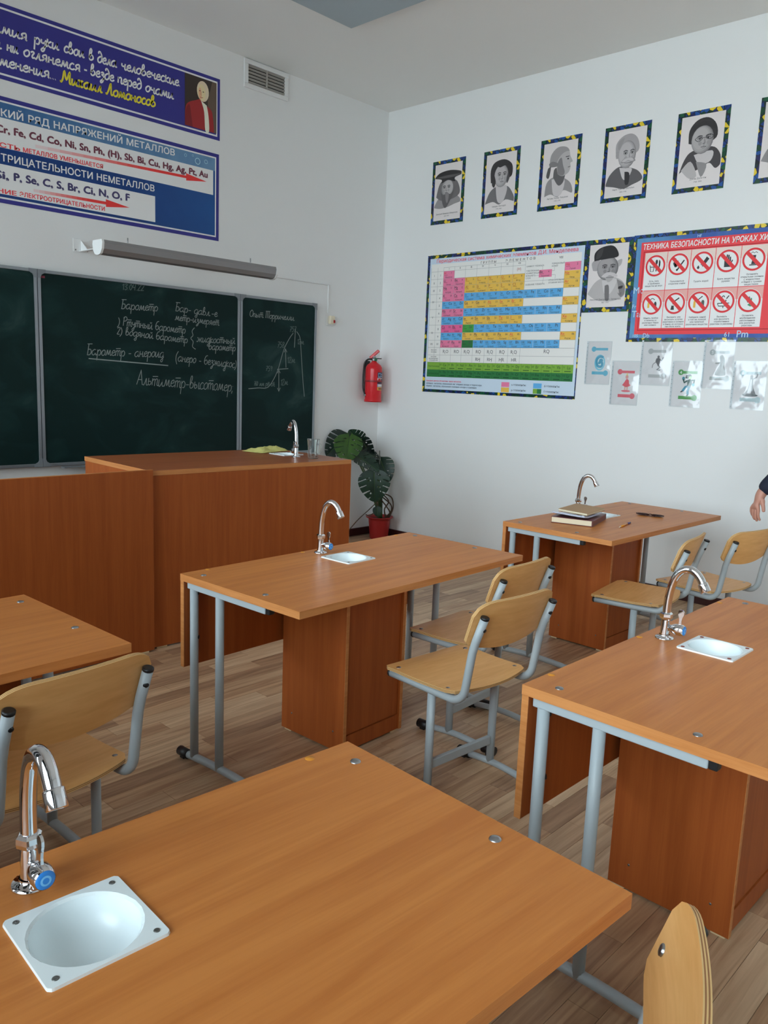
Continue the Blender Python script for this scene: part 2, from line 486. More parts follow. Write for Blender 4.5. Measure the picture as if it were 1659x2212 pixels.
def make_desk():
    d = empty('laboratory_desk')
    slab_with_hole(DL, DD, HT - 0.025, HT, SX, SY, SH, [M_WTOP, M_WEDGE], 'desktop', d)
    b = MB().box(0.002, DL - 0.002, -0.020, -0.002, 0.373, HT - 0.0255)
    p = b.build('modesty_panel', M_WVERT, d)
    for x in (0.0012, DL - 0.0012):
        MB().box(x - 0.0012, x + 0.0012, -0.0205, -0.0015, 0.373, HT - 0.0255).build('edge_strip', M_WEDGE, p)
    for s, x in ((0, 0.025), (1, DL - 0.025)):
        MB().rbox(x - 0.013, x + 0.013, -0.455, -0.025, HT - 0.052, HT - 0.0255, 0.003).build('rail', M_GREY, d)
        MB().rbox(x - 0.012, x + 0.012, -0.475, -0.455, HT - 0.051, HT - 0.0265, 0.003).build('rail_cap', M_BLACK, d)
        for ly in (0.05, 0.20):
            lg = MB().tube([(x, -ly, 0.028), (x, -ly, HT - 0.05)], 0.0155, 14).build('leg', M_GREY, d)
            if ly < 0.1:
                sx = 1 if s == 0 else -1
                for z in (0.655, 0.49):
                    M = Matrix.Translation((x + sx * 0.011, -ly - 0.0105, z)) @ Matrix.Rotation(PI / 2, 4, 'X') @ Matrix.Rotation(sx * PI / 4, 4, 'Y')
                    MB().lathe([(0.0, 0.004), (0.007, 0.003), (0.008, -0.004)], 10, M).build('plug', M_BLACK, lg)
        arch = [(x, -ly, 0.022 + 0.012 * math.sin(PI * (ly + 0.0) / 0.5)) for ly in [k * 0.05 for k in range(11)]]
        MB().tube(arch, 0.0145, 12).build('foot_bar', M_GREY, d)
        foot_cap(d, x, -0.015, 1); foot_cap(d, x, -0.485, -1)
    for x in (0.047, DL - 0.045):
        for ly in (0.075, 0.415):
            MB().lathe([(0.0105, 0), (0.0095, 0.002), (0.006, 0.0034), (0, 0.0038)], 16, Matrix.Translation((x, -ly, HT))).build('bolt', M_STEEL, d)
    for x in (0.112, 0.585, DL - 0.105):
        MB().lathe([(0.0095, 0), (0.0085, 0.0014), (0, 0.0018)], 14, Matrix.Translation((x, -0.011, HT))).build('screw_cap', M_ORANGE, d)
    return d
def make_sink(cap):
    """square rim with a round bowl, origin on the desk surface"""
    s = empty('lab_sink')
    R, h, n, cr = 0.0735, 0.0790, 40, 0.007
    b = MB()
    ring, sq = [], []
    for k in range(n):
        q, t = divmod(k, 10)              # ten points to a side, corners rounded
        if t == 0: p = (h - cr + cr * math.cos(PI / 8), h - cr + cr * math.sin(PI / 8))
        elif t == 1: p = (h - cr + cr * math.cos(3 * PI / 8), h - cr + cr * math.sin(3 * PI / 8))
        else: p = (h - cr - (2 * (h - cr)) * (t - 2) / 7.0, h)
        c, s_ = math.cos(q * PI / 2), math.sin(q * PI / 2)
        p = (p[0] * c - p[1] * s_, p[0] * s_ + p[1] * c)
        sq.append((p[0], p[1], 0.004))
        a = math.atan2(p[1], p[0])
        ring.append((R * math.cos(a), R * math.sin(a), 0.004))
    lip = [(x * 0.955, y * 0.955, 0.0005) for x, y, z in ring]
    out = [(x * 1.01, y * 1.01, 0.0) for x, y, z in sq]
    vs = ring + sq + out + lip
    fs = [(k, n + k, n + (k + 1) % n, (k + 1) % n) for k in range(n)] + [(n + k, 2 * n + k, 2 * n + (k + 1) % n, n + (k + 1) % n) for k in range(n)] + [(3 * n + k, k, (k + 1) % n, 3 * n + (k + 1) % n) for k in range(n)]
    b.add(vs, fs, 0, False)
    b.build('rim', M_SINK, s)
    bw = MB().lathe([(R * 0.955, 0.0006), (R - 0.004, -0.004), (R - 0.006, -0.016), (R - 0.012, -0.030), (R - 0.025, -0.044), (0.02, -0.053), (0.008, -0.055), (0.0, -0.0555)], n)
    bw.build('bowl', M_SINK, s)
    for sx in (-1, 1):
        for sy in (-1, 1):
            q = MB().lathe([(0.0058, 0), (0.0052, 0.001), (0, 0.0014)] if cap else [(0.0045, 0), (0.0042, 0.0008), (0.0018, 0.0009), (0, 0.0002)], 12, Matrix.Translation((sx * 0.0655, sy * 0.0655, 0.004)))
            q.build('screw_cap' if cap else 'screw', cap or M_DSTEEL, s)
    return s
def make_faucet():
    """pillar tap, spout and valve towards local -y"""
    f = empty('faucet')
    MB().lathe([(0.0, 0), (0.027, 0), (0.027, 0.002), (0.024, 0.0055), (0.0155, 0.007), (0.0155, 0.012)], 28).build('base_flange', M_CHROME, f)
    MB().lathe([(0.0140, 0.006), (0.0132, 0.020), (0.0130, 0.054), (0.0125, 0.058)], 24).build('pillar', M_CHROME, f)
    MB().lathe([(0.0125, 0.056), (0.0175, 0.060), (0.0185, 0.066), (0.0180, 0.074), (0.0145, 0.078), (0.0115, 0.079)], 6, smooth=False).build('collar_nut', M_CHROME, f)
    path = []
    A = [(0, 0.076), (0.0, 0.10), (0.0022, 0.13), (0.0075, 0.16), (0.017, 0.188), (0.031, 0.207), (0.049, 0.2155), (0.068, 0.212), (0.084, 0.199), (0.095, 0.181)]
    A = catmull(A, 4)
    MB().tube([(0, -y, z) for y, z in A], 0.0114, 20).build('spout', M_CHROME, f)
    y1, z1 = A[-1]; y0, z0 = A[-3]
    dy, dz = (y1 - y0), (z1 - z0); q = math.hypot(dy, dz); dy, dz = dy / q, dz / q
    P = lambda t: (0, -(y1 + dy * t), z1 + dz * t)
    MB().tube([P(-0.003), P(-0.002), P(0.0), P(0.022), P(0.024)], [0.0114, 0.0136, 0.0142, 0.0150, 0.0140], 22).build('nozzle', M_CHROME, f)
    M = Matrix.Rotation(PI / 2, 4, 'X')       # local z -> -y
    vb = MB().lathe([(0.0085, 0.006), (0.009, 0.016), (0.0135, 0.024), (0.0165, 0.034), (0.0170, 0.046), (0.0155, 0.054), (0.0138, 0.0565)], 24, Matrix.Translation((0, 0, 0.034)) @ M)
    vb.build('valve_body', M_CHROME, f)
    c = MB().lathe([(0.0138, 0.056), (0.0125, 0.058), (0.0075, 0.0586)], 24, Matrix.Translation((0, 0, 0.034)) @ M).build('cold_cap', M_BLUE, f)
    MB().lathe([(0.0076, 0.0585), (0.0046, 0.0589)], 20, Matrix.Translation((0, 0, 0.034)) @ M).build('ring_mark', M_BLUE2, c)
    MB().lathe([(0.0046, 0.0589), (0.0, 0.0591)], 20, Matrix.Translation((0, 0, 0.034)) @ M).build('dot_mark', M_BLUE, c)
    lev = [(-0.0045, 0.0), (0.0045, 0.0), (0.0032, 0.012), (0.0050, 0.022), (0.0085, 0.031), (0.0088, 0.039), (0.0050, 0.044), (0, 0.045), (-0.0050, 0.044), (-0.0088, 0.039), (-0.0085, 0.031), (-0.0050, 0.022), (-0.0032, 0.012)]
    ML = Matrix(((0, 0, -1, 0), (-1, 0, 0, -0.043), (0, 1, 0, 0.049), (0, 0, 0, 1)))
    MB().prism(lev, -0.002, 0.002, ML).build('lever', M_CHROME, f)
    return f
CX0, CX1, CY0, CY1 = 0.46, 0.806, 0.042, 0.394
def make_cabinet():
    """pedestal under the sink, in desk coordinates"""
    c = empty('sink_cabinet')
    t = 0.016
    for x0, nm in ((CX0, 'side_panel'), (CX1 - t, 'side_panel')):
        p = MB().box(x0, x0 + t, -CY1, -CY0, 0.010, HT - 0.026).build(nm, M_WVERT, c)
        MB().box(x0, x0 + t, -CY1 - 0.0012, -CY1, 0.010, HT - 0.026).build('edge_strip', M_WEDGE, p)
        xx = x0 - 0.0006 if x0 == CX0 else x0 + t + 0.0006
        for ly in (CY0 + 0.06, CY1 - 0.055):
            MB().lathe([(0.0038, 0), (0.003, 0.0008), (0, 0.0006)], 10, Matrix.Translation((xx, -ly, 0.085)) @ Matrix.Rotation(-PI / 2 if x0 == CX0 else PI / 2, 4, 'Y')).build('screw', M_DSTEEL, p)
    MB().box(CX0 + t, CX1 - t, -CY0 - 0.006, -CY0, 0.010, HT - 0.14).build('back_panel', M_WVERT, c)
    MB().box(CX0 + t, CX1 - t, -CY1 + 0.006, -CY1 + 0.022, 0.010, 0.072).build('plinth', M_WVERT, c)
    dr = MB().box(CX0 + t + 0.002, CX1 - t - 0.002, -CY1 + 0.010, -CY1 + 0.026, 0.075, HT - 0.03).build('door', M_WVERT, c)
    hx = CX0 + 0.055
    MB().tube(catmull([(hx + 0.012, -CY1 + 0.010, HT - 0.035), (hx + 0.006, -CY1 - 0.012, HT - 0.045), (hx, -CY1 - 0.014, HT - 0.075), (hx - 0.004, -CY1 + 0.010, HT - 0.10)], 5), 0.0045, 8).build('pull_strap', M_WHITE, dr)
    for x in (CX0 + 0.03, CX1 - 0.03):
        for ly in (CY0 + 0.03, CY1 - 0.03):
            MB().rbox(x - 0.024, x + 0.024, -ly - 0.020, -ly + 0.020, 0, 0.010, 0.002).build('glide', mat('pale_glide', (222, 200, 160), 0.6), c)
    return c
DESKS = [  # BL corner, yaw, which
    ('d2', (1.569, 2.4594), 1.757, 'laboratory desk in the middle of the room, right in front of the brown teacher counter', True),
    ('d4', (3.4984, 2.4128), -0.908, 'laboratory desk by the right wall carrying the books, pen and glasses', True),
    ('d3', (1.6099, 1.024), -0.618, 'laboratory desk cut by the right edge of the photo, its sink with reddish screw caps', True),
    ('dn', (-0.2008, 1.157), -3.293, 'nearest laboratory desk, its large beech top filling the bottom of the photo', True),
    ('d1', (-0.241, 2.4881), 1.5295, 'laboratory desk cut by the left edge, only its right end with two bolts showing', False)]
SINKLAB = {'d2': 'small white square sink with round bowl in the middle desk before the teacher counter', 'd4': 'small white square sink half hidden behind the books on the right wall desk',
           'd3': 'white square sink with four reddish brown screw caps, in the right edge desk', 'dn': 'large looking white square sink with four steel screws in the nearest desk'}
FAULAB = {'d2': 'chrome gooseneck tap with blue cap on the middle desk', 'd4': 'chrome gooseneck tap standing behind the books on the right wall desk',
          'd3': 'chrome gooseneck tap with upright lever on the right edge desk', 'dn': 'largest chrome gooseneck tap with blue cold cap, at the left edge on the nearest desk'}
CABLAB = {'d2': 'beech pedestal cabinet under the middle desk, white pull strap on its door', 'd4': 'beech pedestal cabinet under the desk with the books',
          'd3': 'beech pedestal cabinet under the right edge desk, behind the near chair back', 'dn': 'beech pedestal cabinet hidden under the nearest desk'}
proto_desk = make_desk(); proto_sink = make_sink(None); proto_fau = make_faucet(); proto_cab = make_cabinet()
sink_red = make_sink(M_REDCAP)
first = True
def on_desk(pos, yaw, lx, ly, z):
    a = math.radians(yaw)
    return (pos[0] + lx * math.cos(a) + ly * math.sin(a), pos[1] + lx * math.sin(a) - ly * math.cos(a), z)
for key, pos, yaw, lab, full in DESKS:
    a = math.radians(yaw)
    d = proto_desk if first else copy_tree(proto_desk)
    d.location = (*pos, 0); d.rotation_euler = (0, 0, a)
    tag(d, lab, 'desk', 'student laboratory desks')
    if not full:
        continue
    s = sink_red if key == 'd3' else (proto_sink if first else copy_tree(proto_sink))
    s.location = on_desk(pos, yaw, SX, SY, HT); s.rotation_euler = (0, 0, a)
    tag(s, SINKLAB[key], 'sink', 'sinks in the student desks')
    f = proto_fau if first else copy_tree(proto_fau)
    f.location = on_desk(pos, yaw, 0.636, 0.063, HT)
    f.rotation_euler = (0, 0, a + math.radians({'d2': 4, 'd4': 6, 'd3': 2, 'dn': 0}[key]))
    tag(f, FAULAB[key], 'tap', 'taps on the student desks')
    c = proto_cab if first else copy_tree(proto_cab)
    c.location = (*pos, 0); c.rotation_euler = (0, 0, a)
    tag(c, CABLAB[key], 'cabinet', 'pedestal cabinets under the desks')
    first = False

# ================================================================== chairs (local +y is the way the sitter faces)
def make_chair():
    c = empty('school_chair')
    def corner(t, e):
        return 0 if t < e else (1 - math.sqrt(max(0, 1 - ((t - e) / (1 - e)) ** 2)))
    def seat_fn(u, v, side):
        s = 2 * u - 1
        W = 0.204 - 0.006 * (1 - v)
        y0 = -0.158 - 0.036 * (1 - s * s)
        y1 = 0.165 + 0.010 * (1 - s * s)
        k = corner(abs(s), 0.88) * 0.022
        y0 += k; y1 -= k
        y = y0 + (y1 - y0) * v
        z = 0.4165 - 0.010 * (max(0, (y - 0.09) / 0.09)) ** 2 + 0.004 * s * s - 0.003 * math.cos(y * 14)
        return (s * W, y, z + (0.0105 if side else 0))
    MB().sheet(24, 14, seat_fn, 5, 0, (1, 2, 1, 2, 1)).build('seat', [M_PLY, M_PLYL, M_PLYD], c)
    lean = 0.31
    def back_fn(u, v, side):
        s = 2 * u - 1
        z1 = 0.752 - 0.045 * corner(abs(s), 0.60)
        z0 = 0.572 + 0.036 * s * s + 0.012 * corner(abs(s), 0.88)
        z = z0 + (z1 - z0) * v
        n = Vector((-2 * 0.02 * s / 0.205, 1, 0)).normalized()
        y = -0.2055 - lean * (z - 0.60) + 0.02 * (s * s - 0.75) - 0.0105
        off = 0.0105 if side else 0
        return (s * 0.205 + n.x * off, y + n.y * off, z + off * lean)
    MB().sheet(28, 10, back_fn, 5, 0, (1, 2, 1, 2, 1)).build('backrest', [M_PLY, M_PLYL, M_PLYD], c)
    for sx in (-1, 1):
        x = sx * 0.178
        path = [(x, 0.150, 0.400), (x, 0.05, 0.400), (x, -0.10, 0.399)] + [(x, -0.145 - 0.058 * math.sin(a), 0.399 + 0.058 * (1 - math.cos(a))) for a in [k * (PI / 2 - 0.12) / 7 for k in range(0, 8)]]
        path += [(x, -0.216, 0.53), (x, -0.224, 0.580), (x, -0.236, 0.622), (x, -0.267, 0.704)]
        p = MB().tube(path, 0.0140, 14).build('back_post', M_GREY, c)
        MB().tube([(x, -0.2665, 0.703), (x, -0.2685, 0.709), (x, -0.2690, 0.711)], [0.0147, 0.0147, 0.0115], 14).build('post_cap', M_BLACK, p)
        MB().tube([(x, 0.148, 0.400), (x, 0.156, 0.400), (x, 0.159, 0.400)], [0.0147, 0.0147, 0.011], 14).build('end_cap', M_BLACK, p)
        MB().lathe([(0, 0.003), (0.0062, 0.0028), (0.0078, -0.004)], 10, Matrix.Translation((x - sx * 0.004, -0.2655, 0.664)) @ Matrix.Rotation(PI / 2 + 0.31, 4, 'X')).build('plug', M_BLACK, p)
        xl = sx * 0.168
        MB().tube([(xl, -0.045, 0.03), (xl, -0.045, 0.391)], 0.0165, 14, sx=0.75).build('leg', M_GREY, c)
        MB().tube([(xl, -0.215 + 0.03 * k, 0.022 + 0.010 * math.sin(PI * k / 9)) for k in range(10)], 0.0125, 12).build('foot_bar', M_GREY, c)
        foot_cap(c, xl, -0.215, -1); foot_cap(c, xl, 0.055, 1)
        for y in (-0.125, 0.115):
            MB().lathe([(0.0088, -0.002), (0.0086, 0.0015), (0.006, 0.003), (0, 0.0036)], 14, Matrix.Translation((sx * 0.176, y, 0.4285))).build('bolt', M_STEEL, c)
        MB().lathe([(0.0095, -0.002), (0.009, 0.0015), (0.006, 0.0032), (0, 0.0038)], 14, Matrix.Translation((sx * 0.172, -0.2245, 0.666)) @ Matrix.Rotation(-PI / 2 + 0.31, 4, 'X')).build('bolt', M_STEEL, c)
    MB().rbox(-0.156, 0.156, -0.053, -0.037, 0.105, 0.138, 0.003).build('stretcher', M_GREY, c)
    return c
CHAIRS = [((2.221, 1.694), -4.3, 'birch plywood chair with grey frame, the nearer of the two at the middle desk'),
          ((2.636, 1.956), 2.2, 'birch plywood chair with grey frame, the farther of the two at the middle desk'),
          ((3.761, 1.762), 8.3, 'left plywood chair of the pair facing the desk with the books'),
          ((4.282, 1.633), -12, 'birch plywood chair by the right wall under the walking hand, cut by the photo edge'),
          ((0.804, 1.974), 5.9, 'birch plywood chair at the left edge desk, seen from behind above the nearest tap'),
          ((0.783, 0.536), 23, 'plywood chair in the bottom right corner, only its curved backrest showing')]
proto_chair = make_chair()
for i, (pos, yaw, lab) in enumerate(CHAIRS):
    c = proto_chair if i == 0 else copy_tree(proto_chair)
    c.location = (*pos, 0); c.rotation_euler = (0, 0, math.radians(yaw))
    tag(c, lab, 'chair', 'plywood school chairs')

# ================================================================== teacher counter and desk front
TY = math.radians(-2.6)
tc_ = tag(empty('demonstration_counter', (2.165, 4.370, 0), TY), 'tall reddish brown teacher counter with a tap, sink and mug on top', 'counter')
TL, TD, TH = 1.345, 0.765, 0.936
TSX, TSY = 1.165, 0.345
slab_with_hole(TL, TD, TH - 0.025, TH, TSX, TSY, SH, [M_TTOP, M_WEDGE], 'countertop', tc_)
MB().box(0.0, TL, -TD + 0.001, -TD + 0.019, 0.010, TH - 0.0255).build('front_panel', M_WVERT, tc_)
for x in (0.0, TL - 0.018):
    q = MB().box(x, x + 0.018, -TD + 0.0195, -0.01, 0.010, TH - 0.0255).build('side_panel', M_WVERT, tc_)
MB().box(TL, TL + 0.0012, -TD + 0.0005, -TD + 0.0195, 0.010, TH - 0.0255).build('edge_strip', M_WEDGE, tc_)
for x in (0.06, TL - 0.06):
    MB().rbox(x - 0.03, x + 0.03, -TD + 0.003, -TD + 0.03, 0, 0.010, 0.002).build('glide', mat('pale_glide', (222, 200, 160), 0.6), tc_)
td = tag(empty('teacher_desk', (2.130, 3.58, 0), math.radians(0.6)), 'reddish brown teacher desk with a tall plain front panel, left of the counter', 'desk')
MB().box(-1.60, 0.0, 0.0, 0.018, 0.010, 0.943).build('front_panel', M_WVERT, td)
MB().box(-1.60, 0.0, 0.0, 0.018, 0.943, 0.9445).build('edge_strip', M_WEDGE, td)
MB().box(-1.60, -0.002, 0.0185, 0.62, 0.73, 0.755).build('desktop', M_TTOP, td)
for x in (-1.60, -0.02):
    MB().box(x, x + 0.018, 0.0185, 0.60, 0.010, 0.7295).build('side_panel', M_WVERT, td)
for x in (-1.5, -0.06):
    MB().rbox(x - 0.03, x + 0.03, 0.0, 0.03, 0, 0.010, 0.002).build('glide', mat('pale_glide', (222, 200, 160), 0.6), td)
def on_counter(lx, ly, z=TH):
    return (2.165 + lx * math.cos(TY) + ly * math.sin(TY), 4.370 + lx * math.sin(TY) - ly * math.cos(TY), z)
s = copy_tree(proto_sink); s.location = on_counter(TSX, TSY); s.rotation_euler = (0, 0, TY)
tag(s, 'white square sink in the tall teacher counter, beside the yellow cloth', 'sink')
f = copy_tree(proto_fau); f.location = on_counter(1.118, 0.505); f.rotation_euler = (0, 0, TY + PI - math.radians(12))
tag(f, 'chrome gooseneck tap on the teacher counter, bent towards the chalkboard', 'tap')
# ================================================================== prints on the walls
WF, WR = lin((160, 164, 168)), lin((182, 193, 198))       # how white paint shows on each wall
def pcol(wall, c):
    """paint colour of a print from how it shows next to the white wall"""
    w = WF if wall == 'F' else WR
    k = tuple(min(0.9, a / b * 0.78) for a, b in zip(lin(c), w))
    nm = 'print_%s_%02x%02x%02x' % (wall, *c)
    if nm not in MATS:
        m = mat(nm, c, 0.5, spec=0.3)
        m.node_tree.nodes['Principled BSDF'].inputs['Base Color'].default_value = (*k, 1)
    return MATS[nm]
def text_polys(body):
    vs, fs, x = [], [], 0.0
    for ch in body:
        if ch == ' ':
            x += 0.32; continue
        g = GLYPH[ch]; o = len(vs)
        vs += [(a + x, b) for a, b in g[0]]; fs += [[i + o for i in f] for f in g[1]]
        x += g[2]
    return vs, fs
class Print:
    """flat print in wall coordinates: F (u = x) on the front wall, R (u = -y) on the right wall"""
    def __init__(s, wall, d0=0.0):
        s.wall, s.b, s.mats, s.layer, s.d0 = wall, MB(), [], 0, d0
    def mi(s, c):
        m = c if not isinstance(c, tuple) else pcol(s.wall, c)
        if m not in s.mats: s.mats.append(m)
        return s.mats.index(m)
    def p3(s, u, v, d):
        return (u, YW - d, v) if s.wall == 'F' else (XW - d, -u, v)
    def put(s, vs, fs, c, layer):
        d = s.d0 + 0.0004 * layer
        s.b.add([s.p3(u, v, d) for u, v in vs], fs, s.mi(c))
    def poly(s, pts, c, layer=1):
        s.put(pts, [list(range(len(pts)))], c, layer)
    def rect(s, u0, u1, v0, v1, c, layer=1):
        s.poly([(u0, v0), (u1, v0), (u1, v1), (u0, v1)], c, layer)
    def frame(s, u0, u1, v0, v1, t, c, layer=1):
        s.rect(u0, u1, v0, v0 + t, c, layer); s.rect(u0, u1, v1 - t, v1, c, layer)
        s.rect(u0, u0 + t, v0 + t, v1 - t, c, layer); s.rect(u1 - t, u1, v0 + t, v1 - t, c, layer)
    def text(s, body, u0, v0, h, c, u1=None, layer=2, bold=0.0, center=False, slant=0.0, right=False, res=2, dv=0.0):
        vs, fs = text_polys(body)
        if not vs: return
        x0, x1 = min(v[0] for v in vs), max(v[0] for v in vs)
        ky = h / 0.73
        kx = (u1 - u0) / (x1 - x0) if (u1 is not None and not center) else ky
        if center:
            if u1 is not None: kx = min(ky, (u1) / (x1 - x0))
            u0 = u0 - (x1 - x0) * kx / 2
        w = (x1 - x0) * kx
        for k_, (bx, by) in enumerate(((0, 0),) if not bold else ((-bold, -bold * .6), (bold, -bold * .6), (0, bold))):
            s.put([(u0 + (x - x0 + bx) * kx + slant * y * ky, v0 + (y + by) * ky + dv * ((x - x0) * kx / w)) for x, y in vs], fs, c, layer + k_ * .3)
    def stroke(s, pts, w, c, layer=2):
        n = len(pts); vs = []
        for i in range(n):
            a, b = pts[max(i - 1, 0)], pts[min(i + 1, n - 1)]
            dx, dy = b[0] - a[0], b[1] - a[1]; q = math.hypot(dx, dy) or 1
            nx, ny_ = -dy / q * w / 2, dx / q * w / 2
            vs += [(pts[i][0] + nx, pts[i][1] + ny_), (pts[i][0] - nx, pts[i][1] - ny_)]
        s.put(vs, [(2 * i, 2 * i + 1, 2 * i + 3, 2 * i + 2) for i in range(n - 1)], c, layer)
    def ring(s, cu, cv, r0, r1, c, layer=2, n=32):
        o = [(cu + r1 * math.cos(2 * PI * k / n), cv + r1 * math.sin(2 * PI * k / n)) for k in range(n)]
        i_ = [(cu + r0 * math.cos(2 * PI * k / n), cv + r0 * math.sin(2 * PI * k / n)) for k in range(n)]
        s.put(o + i_, [(k, (k + 1) % n, n + (k + 1) % n, n + k) for k in range(n)], c, layer)
    def done(s, name, parent):
        o = s.b.build(name, s.mats, parent)
        o.location = -parent.location
        return o
def poster(name, wall, u0, u1, v0, v1, m, label, cat, t=0.002, group=None, d=0.0005):
    """a thin sheet with its origin at its own middle"""
    cu, cv = (u0 + u1) / 2, (v0 + v1) / 2
    loc = (cu, YW - d, cv) if wall == 'F' else (XW - d, -cu, cv)
    e = tag(empty(name, loc), label, cat, group)
    a, b_ = (u1 - u0) / 2, (v1 - v0) / 2
    if wall == 'F': MB().box(-a, a, -t, 0, -b_, b_).build('sheet', m, e)
    else: MB().box(-t, 0, -a, a, -b_, b_).build('sheet', m, e)
    return e

